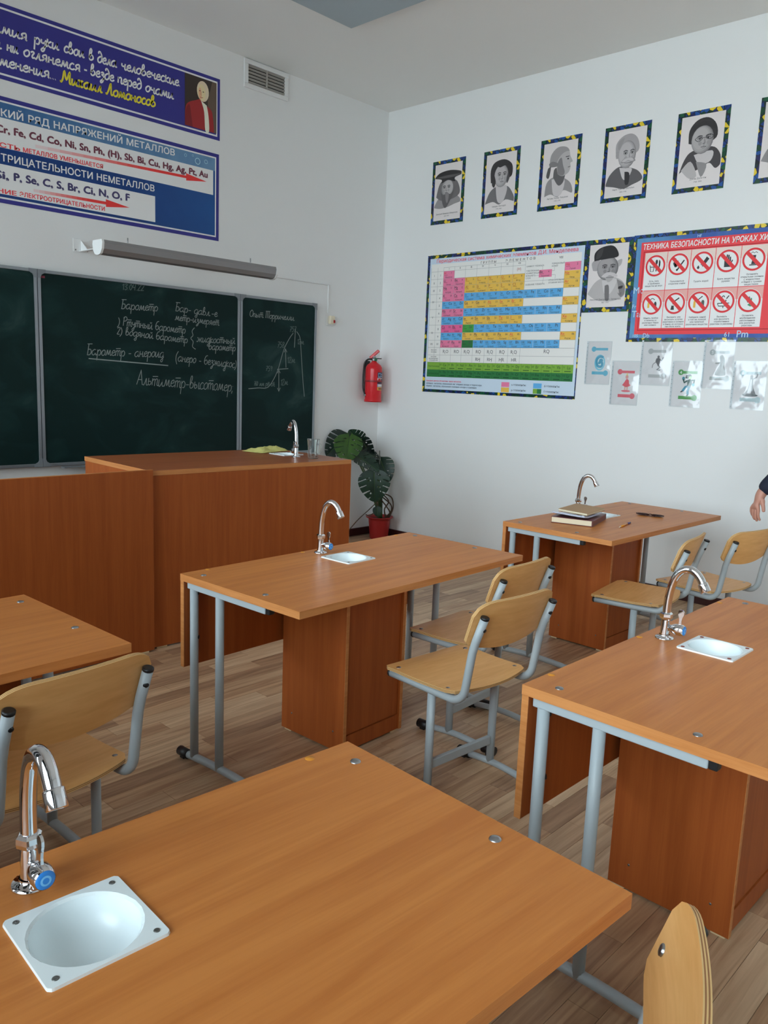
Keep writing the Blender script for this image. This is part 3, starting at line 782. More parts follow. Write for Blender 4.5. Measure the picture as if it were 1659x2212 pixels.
# ------------------------------------------------------------------ handwriting: single-stroke letters, x-height 1
HAND = {
 'а': (1.0, '.8,.85 .5,1 .1,.6 .15,.1 .45,0 .75,.4 .8,1;.8,1 .78,.2 .9,0 1.05,.15'), 'б': (.9, '.75,1.9 .35,1.75 .1,1.1 .1,.4 .4,0 .75,.3 .7,.8 .4,.95 .12,.6'),
 'в': (.85, '.1,.3 .4,1.4 .3,1.85 .12,1.5 .12,.2 .4,0 .7,.3 .6,.75 .2,.85'), 'г': (.65, '.1,.8 .3,1 .5,.85 .3,.35 .35,.02 .65,.15'),
 'д': (.9, '.8,.85 .5,1 .1,.6 .15,.1 .45,0 .75,.4 .8,1;.8,1 .75,-.6 .5,-.9 .35,-.6 .95,.1'), 'Д': (.85, '.75,.8 .5,1 .1,.6 .15,.1 .45,0 .75,.4 .7,1.2 .35,1.8 .12,1.6 .2,1.4'),
 'е': (.75, '.1,.45 .6,.6 .5,1 .15,.7 .15,.15 .45,0 .8,.25'), 'ж': (1.3, '0,.2 .1,0 .35,.3 .3,.9 .05,1;.65,1 .65,0;1.25,1 1,.9 .95,.3 1.2,0 1.35,.15;.35,.5 .95,.5'),
 'з': (.7, '.1,.85 .4,1 .55,.75 .25,.52 .6,.3 .5,-.5 .2,-.8 .15,-.5 .75,.1'), 'и': (.95, '.1,1 .1,.2 .3,0 .65,.7 .7,1;.7,1 .68,.2 .85,0 1,.15'),
 'й': (.95, '.1,1 .1,.2 .3,0 .65,.7 .7,1;.7,1 .68,.2 .85,0 1,.15;.25,1.45 .45,1.25 .65,1.45'), 'к': (.75, '.12,1.3 .1,0;.65,1 .15,.5 .5,.08 .75,.12'),
 'л': (.8, '0,.1 .15,0 .35,.5 .5,1 .55,.2 .7,0 .85,.15'), 'м': (1.15, '0,.1 .12,0 .25,.5 .35,1 .55,.1 .85,1 .9,.2 1.05,0 1.2,.15'),
 'н': (.9, '.1,1 .1,0;.1,.5 .65,.55;.65,1 .65,.15 .8,0 .95,.15'), 'о': (.8, '.4,1 .08,.6 .15,.1 .45,0 .72,.4 .65,.9 .4,1'),
 'п': (.85, '.1,1 .1,0;.1,.7 .4,1 .6,.85 .6,.15 .75,0 .9,.15'), 'р': (.85, '.12,1 .12,-.95;.12,.6 .45,1 .75,.6 .6,.05 .3,.05'),
 'с': (.72, '.65,.85 .4,1 .1,.6 .15,.1 .45,0 .75,.2'), 'т': (1.1, '.1,1 .1,0;.1,.7 .35,1 .5,.85 .5,0;.5,.7 .75,1 .92,.85 .92,.15 1.05,0 1.2,.15;.05,1.35 .95,1.4'),
 'у': (.8, '.1,1 .15,.5 .4,.4 .65,.7;.7,1 .6,-.5 .35,-.9 .2,-.6 .8,.1'), 'х': (.8, '0,.9 .2,1 .35,.5 .2,0 .05,.1;.7,.9 .5,1 .35,.5 .5,0 .75,.15'),
 'ч': (.85, '.1,1 .12,.6 .35,.5 .6,.7;.62,1 .6,.15 .75,0 .9,.15'), 'ш': (1.15, '.1,1 .1,.2 .25,0 .45,.3 .5,1;.5,1 .5,.2 .65,0 .85,.3 .9,1;.9,1 .9,.2 1.05,0 1.2,.15'),
 'ы': (1.05, '.1,1 .1,.2 .3,0 .55,.25 .45,.55 .12,.5;.85,1 .85,.15 1,0 1.1,.15'), 'ь': (.65, '.1,1 .1,.2 .3,0 .55,.25 .45,.55 .12,.5'),
 'я': (.85, '.65,0 .62,1 .3,.95 .15,.7 .35,.45 .6,.45;.4,.45 .1,0;.64,.1 .8,0'), 'ё': (.75, '.1,.45 .6,.6 .5,1 .15,.7 .15,.15 .45,0 .8,.25;.2,1.3 .25,1.35;.5,1.3 .55,1.35'),
 'Б': (.95, '.95,1.95 .05,1.9;.3,1.9 .22,.1;.22,1 .7,1.02 .85,.5 .6,.05 .12,.05'), 'Р': (.9, '.2,1.9 .15,0;.05,1.6 .5,2 .85,1.6 .6,1.1 .25,1'),
 'А': (1.0, '0,0 .45,1.9 .52,1.9 .9,0;.2,.7 .8,.7'), 'О': (.95, '.5,1.9 .1,1.3 .1,.4 .5,0 .9,.5 .85,1.5 .5,1.9'), 'Т': (1.25, '0,1.9 1.25,1.95;.2,1.9 .15,0;.6,1.9 .6,0;1.05,1.9 1.05,0'),
 'М': (1.5, '0,.25 .1,0 .3,.6 .45,1.9 .8,.5 1.2,1.9 1.25,.3 1.4,0 1.55,.2'), 'Л': (1.05, '0,.25 .1,0 .35,.7 .6,1.9 .75,.3 .9,0 1.05,.2'), 'Ш': (1.5, '.1,2 .1,.2 .3,0 .7,.3 .75,2;.75,2 .8,.2 1,0 1.3,.4 1.4,2;1.4,2 1.4,.2 1.6,.1'),
 'К': (1.0, '.15,2 .15,0;.9,2 .2,1 .8,.1 1,.1'),
 '0': (.65, '.3,1.6 .05,.8 .3,0 .55,.8 .3,1.6'), '1': (.4, '.0,1.2 .25,1.6;.25,1.6 .25,0'), '2': (.65, '.05,1.3 .3,1.6 .55,1.3 .05,0;.05,0 .6,.05'), '3': (.6, '.05,1.4 .3,1.6 .5,1.3 .2,.9 .55,.5 .3,0 .05,.2'),
 '4': (.65, '.1,1.6 .05,.8 .5,.8;.5,1.6 .45,0'), '5': (.6, '.5,1.6 .15,1.6;.15,1.6 .1,.95 .45,.9 .5,.4 .25,0 .05,.15'), '6': (.6, '.45,1.6 .1,.9 .1,.3 .3,0 .52,.4 .3,.75 .1,.5'), '7': (.6, '.05,1.55 .5,1.6;.5,1.6 .2,0;.12,.8 .48,.85'),
 '8': (.6, '.3,.85 .08,1.25 .3,1.6 .5,1.25 .3,.85 .05,.4 .3,0 .55,.4 .3,.85'), '9': (.6, '.5,1.3 .25,1.6 .08,1.25 .3,.9 .5,1.3;.5,1.3 .4,0'),
 '.': (.3, '.08,.02 .14,.08'), ',': (.3, '.14,.1 .08,-.25'), '-': (.7, '.1,.5 .6,.52'), '–': (1.0, '.1,.5 .9,.55'), ';': (.3, '.1,.7 .15,.75;.14,.1 .06,-.35'),
 '(': (.5, '.45,2 .1,1.2 .1,.2 .4,-.7'), ')': (.5, '.05,1.6 .35,.9 .3,.1 .0,-.5'), '{': (.5, '.45,3 .2,2.6 .25,1.7 .02,1.3 .25,.9 .2,-.1 .5,-.5'), ' ': (.6, '')}
def handwriting(pr, body, u0, u1, v0, v1, xh, w, c, slant=0.12, wob=0.0, layer=2, k=4):
    tot = sum(HAND[ch][0] for ch in body)
    kx = (u1 - u0) / tot
    x = 0.0
    for ch in body:
        adv, st = HAND[ch]
        for part in st.split(';'):
            if not part: continue
            pts = [tuple(float(q) for q in p.split(',')) for p in part.split()]
            pts = catmull(pts, k) if len(pts) > 2 else pts
            dy = random.uniform(-wob, wob) if wob else 0
            P2 = []
            for px, py in pts:
                uu = u0 + (x + px) * kx
                base = v0 + (v1 - v0) * (uu - u0) / max(1e-6, u1 - u0)
                P2.append((uu + slant * py * xh, base + (py + dy) * xh))
            pr.stroke(P2, w, c, layer)
        x += adv

# ------------------------------------------------------------------ quotation banner
NAVY, PALE = (38, 38, 104), (198, 203, 214)
BU0 = 0.98
q = poster('quotation_banner', 'F', BU0, 3.648, 3.083, 3.497, pcol('F', NAVY), 'dark blue banner with white script quotation and a red coated portrait', 'banner')
pr = Print('F', 0.0027)
pr.frame(BU0 + 0.022, 3.626, 3.105, 3.475, 0.011, PALE, 1)
WT, YE = (200, 202, 208), (196, 164, 48)
QL = [('Широко распростирает химия', 1.07, 2.272, 3.330, 3.336), ('руки', 2.309, 2.462, 3.336, 3.342), ('свои', 2.494, 2.625, 3.343, 3.346), ('в', 2.655, 2.69, 3.346, 3.347), ('Дела', 2.713, 2.845, 3.348, 3.352), ('человеческие.', 2.876, 3.322, 3.353, 3.363),
      ('КуДа ни посмотрим, куДа', 1.07, 2.115, 3.240, 3.247), ('ни', 2.147, 2.212, 3.247, 3.249), ('оглянемся', 2.244, 2.600, 3.249, 3.257), ('-', 2.618, 2.645, 3.258, 3.258), ('везДе', 2.664, 2.825, 3.258, 3.261), ('переД', 2.850, 3.022, 3.262, 3.264), ('очами', 3.051, 3.265, 3.264, 3.268),
      ('нашими успехи её при', 1.07, 2.085, 3.146, 3.156), ('менения...', 2.100, 2.445, 3.157, 3.166)]
for (t_, a, b_, c_, d_) in QL: handwriting(pr, t_, a, b_, c_, d_, 0.036, 0.0095, WT, 0.1)
handwriting(pr, 'Михаил Ломоносов', 2.468, 3.128, 3.164, 3.182, 0.037, 0.011, YE, 0.1)
pr.done('printed_text', q)
# small painted portrait in a red coat (plain stand-in)
pr = Print('F', 0.0029)
pu, pv, pw, ph = 3.356, 3.125, 0.262, 0.338
A = lambda L: [(pu + x * pw, pv + y * ph) for x, y in L]
pr.rect(pu, pu + pw, pv, pv + ph, (44, 38, 36), 1)
pr.poly(A([(.72, 0), (1, 0), (1, 1), (.86, 1), (.72, .6)]), (74, 64, 56), 2)
pr.poly(A(catmull([(0, 0), (.02, .34), (.12, .46), (.34, .54), (.48, .58), (.66, .5), (.84, .42), (.9, .2), (.92, 0)], 4)), (118, 34, 36), 3)
pr.poly(A(catmull([(0, 0), (.03, .3), (.14, .42), (.2, .2), (.24, 0)], 4)), (92, 26, 30), 4)
pr.poly(A(catmull([(.50, .56), (.60, .36), (.64, 0), (.76, 0), (.74, .3), (.68, .5)], 4)), (196, 184, 164), 4)
pr.poly(A(ell(.56, .75, .19, .20, 0.1)), (168, 158, 140), 4)
pr.poly(A(ell(.52, .72, .125, .165, 0.1)), (196, 162, 132), 5)
pr.poly(A(ell(.47, .69, .05, .12, 0.1)), (172, 136, 108), 6)
for e in ((.46, .745), (.57, .74)): pr.poly(A(ell(e[0], e[1], .022, .010)), (60, 44, 40), 7)
pr.stroke(A([(.50, .73), (.485, .675), (.515, .668)]), 0.003, (140, 104, 84), 7)
pr.stroke(A([(.47, .625), (.52, .618), (.56, .63)]), 0.004, (140, 72, 64), 7)
pr.done('printed_portrait', q)
# ------------------------------------------------------------------ metals banner
q = poster('activity_series_banner', 'F', 0.98, 3.642, 2.385, 2.988, pcol('F', NAVY), 'blue chemistry banner listing metals and nonmetals with red arrows above the chalkboard', 'banner')
pr = Print('F', 0.0027)
U0, U1 = 1.02, 3.608
pr.frame(U0 - 0.012, 3.618, 2.409, 2.964, 0.010, PALE, 1)
def grad_mat(nm, ca, cb, axis, a, b_, extra=None):
    m = mat(nm, ca, 0.45, spec=0.3)
    nt, ns, ls, bs = nodes_of(m)
    g = ns.new('ShaderNodeNewGeometry'); sp = ns.new('ShaderNodeSeparateXYZ'); ls.new(g.outputs['Position'], sp.inputs[0])
    mr = ns.new('ShaderNodeMapRange'); mr.inputs[1].default_value = a; mr.inputs[2].default_value = b_
    ls.new(sp.outputs[axis], mr.inputs[0])
    src = mr.outputs[0]
    if extra:
        nz = ns.new('ShaderNodeTexNoise'); nz.inputs['Scale'].default_value = extra; nz.inputs['Detail'].default_value = 3
        ls.new(g.outputs['Position'], nz.inputs['Vector'])
        mx = new(ns, 'ShaderNodeMix', data_type='FLOAT'); mx.inputs[0].default_value = 0.5
        ls.new(src, mx.inputs[2]); ls.new(nz.outputs[0], mx.inputs[3]); src = mx.outputs[0]
    r = ramp(ns, [(0.25, lin(ca)), (0.75, lin(cb))]); ls.new(src, r.inputs[0]); ls.new(r.outputs[0], bs.inputs['Base Color'])
    return m
G_TOP = grad_mat('blue_bubble_print', (60, 108, 160), (112, 152, 190), 0, 2.2, 3.6, 9.0)
G_LOW = grad_mat('deep_blue_print', (22, 62, 128), (34, 88, 156), 0, 2.9, 3.6, 4.0)
pr.rect(U0 - 0.002, U1, 2.868, 2.954, G_TOP, 2)
pr.rect(U0 - 0.002, U1, 2.419, 2.868, G_LOW, 2)
pr.rect(U0 + 0.03, 3.592, 2.700, 2.868, (212, 214, 222), 3)
pr.rect(U0 + 0.03, 3.118, 2.436, 2.606, (212, 214, 222), 3)
GW = (198, 206, 216)
pr.text('ЭЛЕКТРОХИМИЧЕС', 1.16, 2.872, 0.042, GW, 2.085, 4, 0.018)
pr.text('КИЙ РЯД НАПРЯЖЕНИЙ МЕТАЛЛОВ', 2.101, 2.876, 0.042, GW, 3.273, 4, 0.018, dv=0.026)
pr.text('РЯД ЭЛЕКТРОО', 1.16, 2.622, 0.042, GW, 2.078, 4, 0.018)
pr.text('ТРИЦАТЕЛЬНОСТИ НЕМЕТАЛЛОВ', 2.091, 2.624, 0.042, GW, 3.113, 4, 0.018, dv=0.012)
DK, RD = (84, 44, 58), (190, 58, 66)
pr.text('Li, K, Ba, Ca, Na, Mg, Al, Mn, Zn,', 1.10, 2.782, 0.042, DK, 2.04, 4, 0.045)
pr.text('Cr, Fe, Cd, Co, Ni, Sn, Ph, (H), Sb, Bi, Cu, Hg, Ag, Pt, Au', 2.070, 2.784, 0.042, DK, 3.542, 4, 0.045, dv=0.025)
pr.text('H, As, I, Si,', 1.72, 2.524, 0.045, (52, 50, 84), 2.13, 4, 0.045)
pr.text('P, Se, C, S, Br, Ci, N, O, F', 2.165, 2.526, 0.045, (52, 50, 84), 2.925, 4, 0.045, dv=0.016)
pr.text('АКТИВНОСТЬ', 1.78, 2.702, 0.026, RD, 2.205, 4, 0.03)
pr.text('МЕТАЛЛОВ УМЕНЬШАЕТСЯ', 2.225, 2.702, 0.026, RD, 2.738, 4, 0.03, dv=0.007)
pr.text('УВЕЛИЧЕНИЕ', 1.80, 2.440, 0.026, RD, 2.175, 4, 0.03)
pr.text('ЭЛЕКТРООТРИЦАТЕЛЬНОСТИ', 2.195, 2.442, 0.026, RD, 2.746, 4, 0.03, dv=0.006)
for (a, b_, v, vb) in ((2.30, 3.535, 2.752, 2.781), (2.28, 2.925, 2.491, 2.499)):
    n = 14; L = b_ - 0.16 - a
    pale, deep = (224, 170, 176), (206, 44, 44)
    for k in range(n):
        t0, t1 = k / n, (k + 1) / n
        c_ = tuple(int(pale[i] + (deep[i] - pale[i]) * min(1, t1 * 1.3)) for i in range(3))
        y0_, y1_ = v + (vb - v) * t0, v + (vb - v) * t1
        pr.poly([(a + L * t0, y0_ - .009), (a + L * t1, y1_ - .009), (a + L * t1, y1_ + .009), (a + L * t0, y0_ + .009)], c_, 4)
    pr.poly([(b_ - 0.17, vb - 0.024), (b_, vb), (b_ - 0.17, vb + 0.024)], deep, 5)
for (x, y, r) in ((3.46, 2.905, 0.022), (3.53, 2.915, 0.014), (3.36, 2.925, 0.010), (3.42, 2.935, 0.007)):
    pr.ring(x, y, r * .82, r, (140, 172, 200), 4, 16)
pr.done('printed_text', q)

# ------------------------------------------------------------------ engraved scientists on the right wall
def T(v):  # ink tone on white paper, shown on the right wall
    return (int(30 + v * 150), int(31 + v * 154), int(34 + v * 156))
def portrait(pr, u0, v0, w, P, ky=1.10):
    """P: list of (kind, tone, data) in paper units, width 1"""
    X = lambda L: [(u0 + min(.985, max(.015, .5 + (x - .5) * 1.06)) * w, v0 + (y * ky + .02) * w) for x, y in L]
    for i, (kind, tone, data) in enumerate(P):
        lay = 2 + i * 0.25
        if kind == 'e': pr.poly(X(ell(*data)), T(tone), lay)
        elif kind == 'p': pr.poly(X(catmull(list(data) + [data[0]], 4)[:-1]), T(tone), lay)
        elif kind == 's': pr.stroke(X(catmull(data[1:], 4)), data[0] * w, T(tone), lay)
def face(cx, cy, rx, ry, turn=0.0, tone=.80, brow=.15, mouth=True):
    """front or three-quarter face: round planes of tone, then the features"""
    sd = 1 if turn >= 0 else -1
    L = [('e', tone - .26, (cx, cy, rx, ry)), ('e', tone - .14, (cx - sd * rx * .06, cy + ry * .02, rx * .93, ry * .95)), ('e', tone - .05, (cx - sd * rx * .12, cy + ry * .05, rx * .84, ry * .88)), ('e', tone, (cx - sd * rx * .16, cy + ry * .10, rx * .72, ry * .76))]
    nx = cx + turn * rx * 1.2
    for s in (-1, 1):
        ex = cx + turn * rx + s * rx * .38
        L += [('e', tone - .20, (ex, cy + ry * .12, rx * .25, ry * .16)), ('e', tone - .02, (ex, cy + ry * .08, rx * .15, ry * .06)), ('e', .04, (ex, cy + ry * .085, rx * .075, ry * .06)),
              ('s', .22, [.010, (ex - rx * .18, cy + ry * .10), (ex, cy + ry * .15), (ex + rx * .18, cy + ry * .09)]), ('s', brow, [.016, (ex - rx * .24, cy + ry * .23), (ex, cy + ry * .31), (ex + rx * .24, cy + ry * .24)]),
              ('e', tone - .12, (ex + sd * rx * .05, cy - ry * .25, rx * .16, ry * .15))]
    L += [('p', tone - .16, [(nx + sd * rx * .02, cy + ry * .15), (nx + sd * rx * .16, cy - ry * .20), (nx + sd * rx * .04, cy - ry * .29), (nx - sd * rx * .02, cy - ry * .1)]), ('e', tone - .36, (nx, cy - ry * .28, rx * .13, ry * .035)), ('e', tone - .10, (nx, cy - ry * .40, rx * .10, ry * .07))]
    if mouth: L += [('s', .24, [.013, (nx - rx * .26, cy - ry * .52), (nx, cy - ry * .50), (nx + rx * .24, cy - ry * .53)]), ('s', tone - .18, [.016, (nx - rx * .14, cy - ry * .60), (nx + rx * .12, cy - ry * .60)])]
    L += [('s', tone - .22, [.012, (cx - rx * .3, cy - ry * .93), (cx, cy - ry * .97), (cx + rx * .35, cy - ry * .9)])]
    return L
PORT = []
# 1 bearded man in a flat black hat
PORT.append([('p', .62, [(.02, .32), (.2, .55), (.5, .62), (.8, .58), (.98, .42), (.75, .36), (.5, .30), (.25, .28)]), ('p', .42, [(.10, .58), (.18, .86), (.32, .98), (.7, .98), (.86, .86), (.92, .62), (.7, .5), (.3, .48)])]
            + face(.48, .78, .21, .22, -.1, .82) + [('p', .35, [(.26, .70), (.34, .40), (.44, .28), (.56, .40), (.72, .70), (.6, .62), (.48, .66), (.36, .62)]), ('p', .55, [(.42, .66), (.46, .44), (.52, .42), (.55, .64)]),
               ('p', .08, [(.02, 1.06), (.2, 1.18), (.55, 1.22), (.92, 1.16), (.97, 1.08), (.74, 1.02), (.74, .92), (.5, .98), (.28, .92), (.27, 1.01)]), ('p', .3, [(.06, 1.075), (.3, 1.04), (.7, 1.04), (.93, 1.09), (.5, 1.10)])])
# 2 dark haired man with side whiskers and a high collar
PORT.append([('p', .45, [(.04, .22), (.18, .5), (.4, .62), (.72, .6), (.9, .42), (.98, .22), (.7, .28), (.5, .18), (.3, .26)]), ('p', .9, [(.36, .64), (.44, .26), (.62, .24), (.72, .60)]),
             ('p', .12, [(.2, .72), (.18, 1.02), (.3, 1.2), (.6, 1.24), (.84, 1.1), (.86, .86), (.74, .78), (.4, .72)])] + face(.52, .86, .22, .27, .12, .84) +
            [('p', .1, [(.30, 1.06), (.36, 1.17), (.56, 1.2), (.78, 1.1), (.80, .98), (.66, 1.09), (.48, 1.06), (.36, 1.1), (.32, .98)]), ('p', .12, [(.27, .98), (.24, .7), (.31, .6), (.36, .72), (.32, .86)]), ('p', .25, [(.74, .92), (.79, .8), (.72, .66), (.70, .78)])])
# 3 man in profile with a powdered wig
PORT.append([('p', .62, [(.12, .2), (.16, .5), (.34, .62), (.62, .58), (.84, .44), (.9, .22), (.66, .3), (.5, .16), (.3, .24)]), ('p', .92, [(.3, .58), (.38, .22), (.6, .22), (.66, .56)]), ('p', .35, [(.34, .62), (.38, .82), (.66, .78), (.64, .5), (.5, .42)]),
             ('p', .66, [(.22, .86), (.24, 1.12), (.42, 1.28), (.66, 1.26), (.76, 1.14), (.66, 1.02), (.5, .86)]), ('p', .80, [(.46, .68), (.42, .94), (.56, 1.12), (.74, 1.16), (.79, 1.04), (.86, .92), (.80, .89), (.81, .80), (.76, .68), (.6, .62)]),
             ('p', .52, [(.46, .68), (.44, .92), (.54, 1.04), (.60, .86), (.66, .7), (.6, .63)]), ('e', .1, (.73, .99, .025, .016)), ('s', .2, [.02, (.66, 1.04), (.76, 1.045)]), ('s', .2, [.015, (.74, .80), (.80, .81)]),
             ('p', .5, [(.20, .94), (.24, .86), (.44, .86), (.46, .92), (.3, .98)]), ('p', .3, [(.18, .84), (.26, .86), (.22, .62), (.14, .66)])])
# 4 grey haired man with moustache, suit and tie
PORT.append([('p', .34, [(.03, .24), (.12, .46), (.34, .62), (.6, .58), (.84, .48), (.95, .3), (.7, .2), (.5, .14), (.25, .2)]), ('p', .92, [(.36, .60), (.46, .36), (.58, .34), (.68, .54), (.5, .58)]), ('p', .1, [(.50, .50), (.53, .24), (.62, .24), (.62, .46)]),
             ('p', .72, [(.26, .8), (.24, 1.1), (.4, 1.26), (.62, 1.28), (.78, 1.14), (.8, .9), (.5, .8)])] + face(.53, .86, .22, .29, .2, .84, mouth=False) +
            [('p', .62, [(.38, .70), (.46, .775), (.57, .79), (.70, .775), (.75, .70), (.66, .695), (.57, .72), (.47, .69)]), ('p', .88, [(.41, .72), (.48, .77), (.57, .785), (.67, .77), (.71, .715), (.64, .71), (.57, .735), (.49, .705)]), ('s', .3, [.012, (.48, .685), (.57, .68), (.66, .685)]), ('p', .66, [(.3, 1.0), (.3, 1.14), (.44, 1.22), (.4, 1.1), (.34, .98)]), ('e', .7, (.29, .88, .04, .08))])
# 5 man with small round spectacles, dark wide coat
PORT.append([('p', .2, [(.06, .28), (.16, .55), (.32, .70), (.74, .74), (.92, .6), (.97, .4), (.86, .3), (.72, .42), (.56, .36), (.4, .3), (.2, .36)]), ('p', .92, [(.36, .62), (.5, .42), (.74, .46), (.76, .66)]), ('p', .6, [(.42, .48), (.56, .16), (.66, .4)]), ('p', .82, [(.10, .34), (.3, .5), (.46, .2), (.3, .16)]),
             ('p', .12, [(.22, .86), (.22, 1.12), (.38, 1.3), (.62, 1.32), (.8, 1.16), (.82, .9), (.5, .8)])] + face(.52, .90, .24, .28, .15, .78) +
            [('p', .1, [(.28, 1.06), (.34, 1.2), (.5, 1.26), (.74, 1.2), (.78, 1.08), (.6, 1.17), (.42, 1.15)]), ('s', .15, [.012, (.36, .92), (.44, .97), (.52, .92), (.44, .87), (.36, .92)]), ('s', .15, [.012, (.60, .94), (.68, .99), (.76, .94), (.68, .89), (.60, .94)]), ('s', .15, [.012, (.52, .93), (.60, .94)])])
# 6 cut off by the frame
PORT.append([('p', .6, [(.04, .3), (.2, .56), (.5, .62), (.8, .56), (.96, .3), (.5, .2)]), ('p', .5, [(.2, .8), (.26, 1.14), (.5, 1.26), (.76, 1.14), (.8, .8)])] + face(.5, .86, .23, .29, 0, .85) + [('p', .75, [(.34, .7), (.4, .52), (.6, .52), (.66, .7), (.5, .76)])])
# 7 old man with a dark cap and white moustache
PORT.append([('p', .82, [(.04, .3), (.2, .55), (.4, .66), (.7, .66), (.92, .52), (.97, .26), (.7, .12), (.3, .14)]), ('p', .55, [(.74, .62), (.92, .5), (.96, .3), (.86, .2), (.8, .4)]), ('p', .93, [(.38, .6), (.46, .3), (.62, .3), (.74, .62)]), ('p', .45, [(.46, .48), (.47, .30), (.50, .14), (.58, .14), (.58, .32), (.55, .49)]),
             ('p', .74, [(.14, .84), (.1, 1.02), (.24, 1.1), (.34, .98), (.26, .84)]), ('p', .78, [(.72, 1.04), (.83, 1.07), (.82, .95), (.74, .90)])] + face(.5, .88, .26, .28, .1, .70, mouth=False) +
            [('p', .78, [(.44, .68), (.56, .69), (.66, .66), (.60, .575), (.52, .565)]), ('p', .92, [(.36, .69), (.45, .765), (.56, .785), (.69, .755), (.76, .68), (.66, .675), (.56, .71), (.46, .665)]), ('s', .35, [.012, (.48, .665), (.57, .66), (.65, .665)]), ('p', .05, [(.16, 1.06), (.16, 1.24), (.3, 1.36), (.54, 1.4), (.68, 1.32), (.74, 1.14), (.5, 1.10), (.3, 1.08)]), ('p', .16, [(.2, 1.10), (.22, 1.26), (.36, 1.36), (.34, 1.2), (.28, 1.12)]),
             ('p', .1, [(.80, .44), (.90, .46), (.88, .40), (.80, .39)]), ('s', .45, [.012, (.8, .3), (.84, .24), (.88, .3), (.82, .27)])])
CAP = [('Дмитрий Иванович Менделеев', '1834–1907'), ('Амедео Авогадро', '1776–1856'), ('Антуан Лоран Лавуазье', '1743–1794'), ('Анри Луи Ле Шателье', '1850–1936'), ('Джон Дальтон', '1766–1844'), ('', ''), ('Николай Дмитриевич Зелинский', '1861–1953')]
PLAB = ['engraved portrait of a long bearded man in a flat black hat, mosaic border', 'engraved portrait of a dark haired man with high white collar, mosaic border', 'engraved profile portrait of a man in a powdered wig, mosaic border',
        'engraved portrait of a white moustached man in suit and tie, mosaic border', 'engraved portrait of a man in small round spectacles and wide coat, mosaic border', 'mosaic bordered portrait cut off by the right edge of the photo',
        'engraved portrait of an old man in a black cap, between the two large charts']
def portrait_poster(i, u0, u1, v0, v1, t):
    e = poster('framed_portrait' if i < 6 else 'portrait_poster', 'R', u0, u1, v0, v1, M_MOSAIC, PLAB[i], 'portrait', 0.003, 'portraits of scientists in a row' if i < 6 else None)
    pr = Print('R', 0.0039)
    a, b_, c, d = u0 + t, u1 - t, v0 + t * 1.02, v1 - t * 1.02
    pr.rect(a, b_, c, d, (186, 190, 194), 1)
    w = b_ - a
    portrait(pr, a, c, w, PORT[i], 1.10 if i < 6 else 0.99)
    nm, yr = CAP[i]
    if nm:
        pr.text(nm, (a + b_) / 2, c + 0.045 * (w / .28), 0.011 * (w / .28), T(.25), w * .8, 3, 0, True, res=1)
        pr.text(yr, (a + b_) / 2, c + 0.026 * (w / .28), 0.009 * (w / .28), T(.3), None, 3, 0, True, res=1)
    pr.done('printed_portrait', e)
for i in range(6):
    uc = -4.483 + i * 0.5265
    portrait_poster(i, uc - 0.171, uc + 0.171, 2.720, 3.222, 0.029)
portrait_poster(6, -3.157, -2.787, 1.966, 2.472, 0.034)
# ------------------------------------------------------------------ periodic table chart
q = poster('periodic_table_chart', 'R', -4.662, -3.159, 1.334, 2.472, M_MOSAIC, 'large periodic table chart with pink, orange, blue and green cells, mosaic border', 'chart', 0.003)
pr = Print('R', 0.0039)
LB, WTE, PK, OR, BL, GL, GD = (168, 192, 212), (198, 204, 206), (216, 112, 148), (222, 166, 76), (80, 152, 204), (104, 152, 58), (38, 104, 58)
INK, LINE = (64, 66, 72), (128, 136, 142)
pr.rect(-4.634, -3.166, 1.358, 2.444, LB, 1)
C = [-4.617, -4.545, -4.482, -4.366, -4.252, -4.136, -4.017, -3.899, -3.785, -3.671, -3.557, -3.442, -3.323, -3.188]
RV = [2.398, 2.336, 2.274, 2.214, 2.151, 2.088, 2.027, 1.963, 1.897, 1.833, 1.771, 1.710, 1.648, 1.588, 1.525, 1.464]
pr.rect(C[0], C[-1], RV[13], RV[0], WTE, 2)
pr.text('Периодическая система химических элементов Д.И. Менделеева', -4.562, 2.407, 0.029, (206, 60, 84), -3.220, 3, 0.008)
pr.text('Г Р У П П Ы', -4.10, 2.372, 0.018, INK, -3.95, 3, 0.01)
pr.text('Э Л Е М Е Н Т О В', -3.86, 2.372, 0.018, INK, -3.585, 3, 0.01)
for k, r in enumerate(('I', 'II', 'III', 'IV', 'V', 'VI', 'VII')):
    pr.text(r, (C[k + 2] + C[k + 3]) / 2, 2.346, 0.016, INK, None, 3, 0.005, True)
pr.text('VIII', -3.36, 2.364, 0.018, INK, None, 3, 0.005, True)
pr.text('(H)', (C[8] + C[9]) / 2, 2.300, 0.022, (150, 90, 80), None, 3, 0, True)
def line(u0, v0, u1, v1, w=0.0018, lay=3):
    pr.stroke([(u0, v0), (u1, v1)], w, LINE, lay)
for r in RV[11:14]: line(C[0], r, C[-1], r)
line(C[2], RV[0] - .032, C[9], RV[0] - .032); line(C[0], RV[1], C[2], RV[1])
for c in C[:10]: line(c, RV[0] - .03, c, RV[13])
for r in RV[1:12]: line(C[0], r, C[9], r)
for r in RV[3:12]: line(C[9], r, C[-1], r)
line(C[12], RV[1], C[12], RV[11]); line(C[-1], RV[1], C[-1], RV[13])
for k, r in enumerate(('1', '2', '3', '4', '5', '6', '7', '8', '9', '10')):
    pr.text(r, (C[1] + C[2]) / 2, (RV[k + 1] + RV[k + 2]) / 2 - .010, 0.018, INK, None, 4, 0, True)
for r, k0, k1 in (('I', 1, 2), ('II', 2, 3), ('III', 3, 4), ('IV', 4, 6), ('V', 6, 8), ('VI', 8, 10), ('VII', 10, 11)):
    pr.text(r, (C[0] + C[1]) / 2, (RV[k0] + RV[k1]) / 2 - .010, 0.018, INK, None, 4, 0, True)
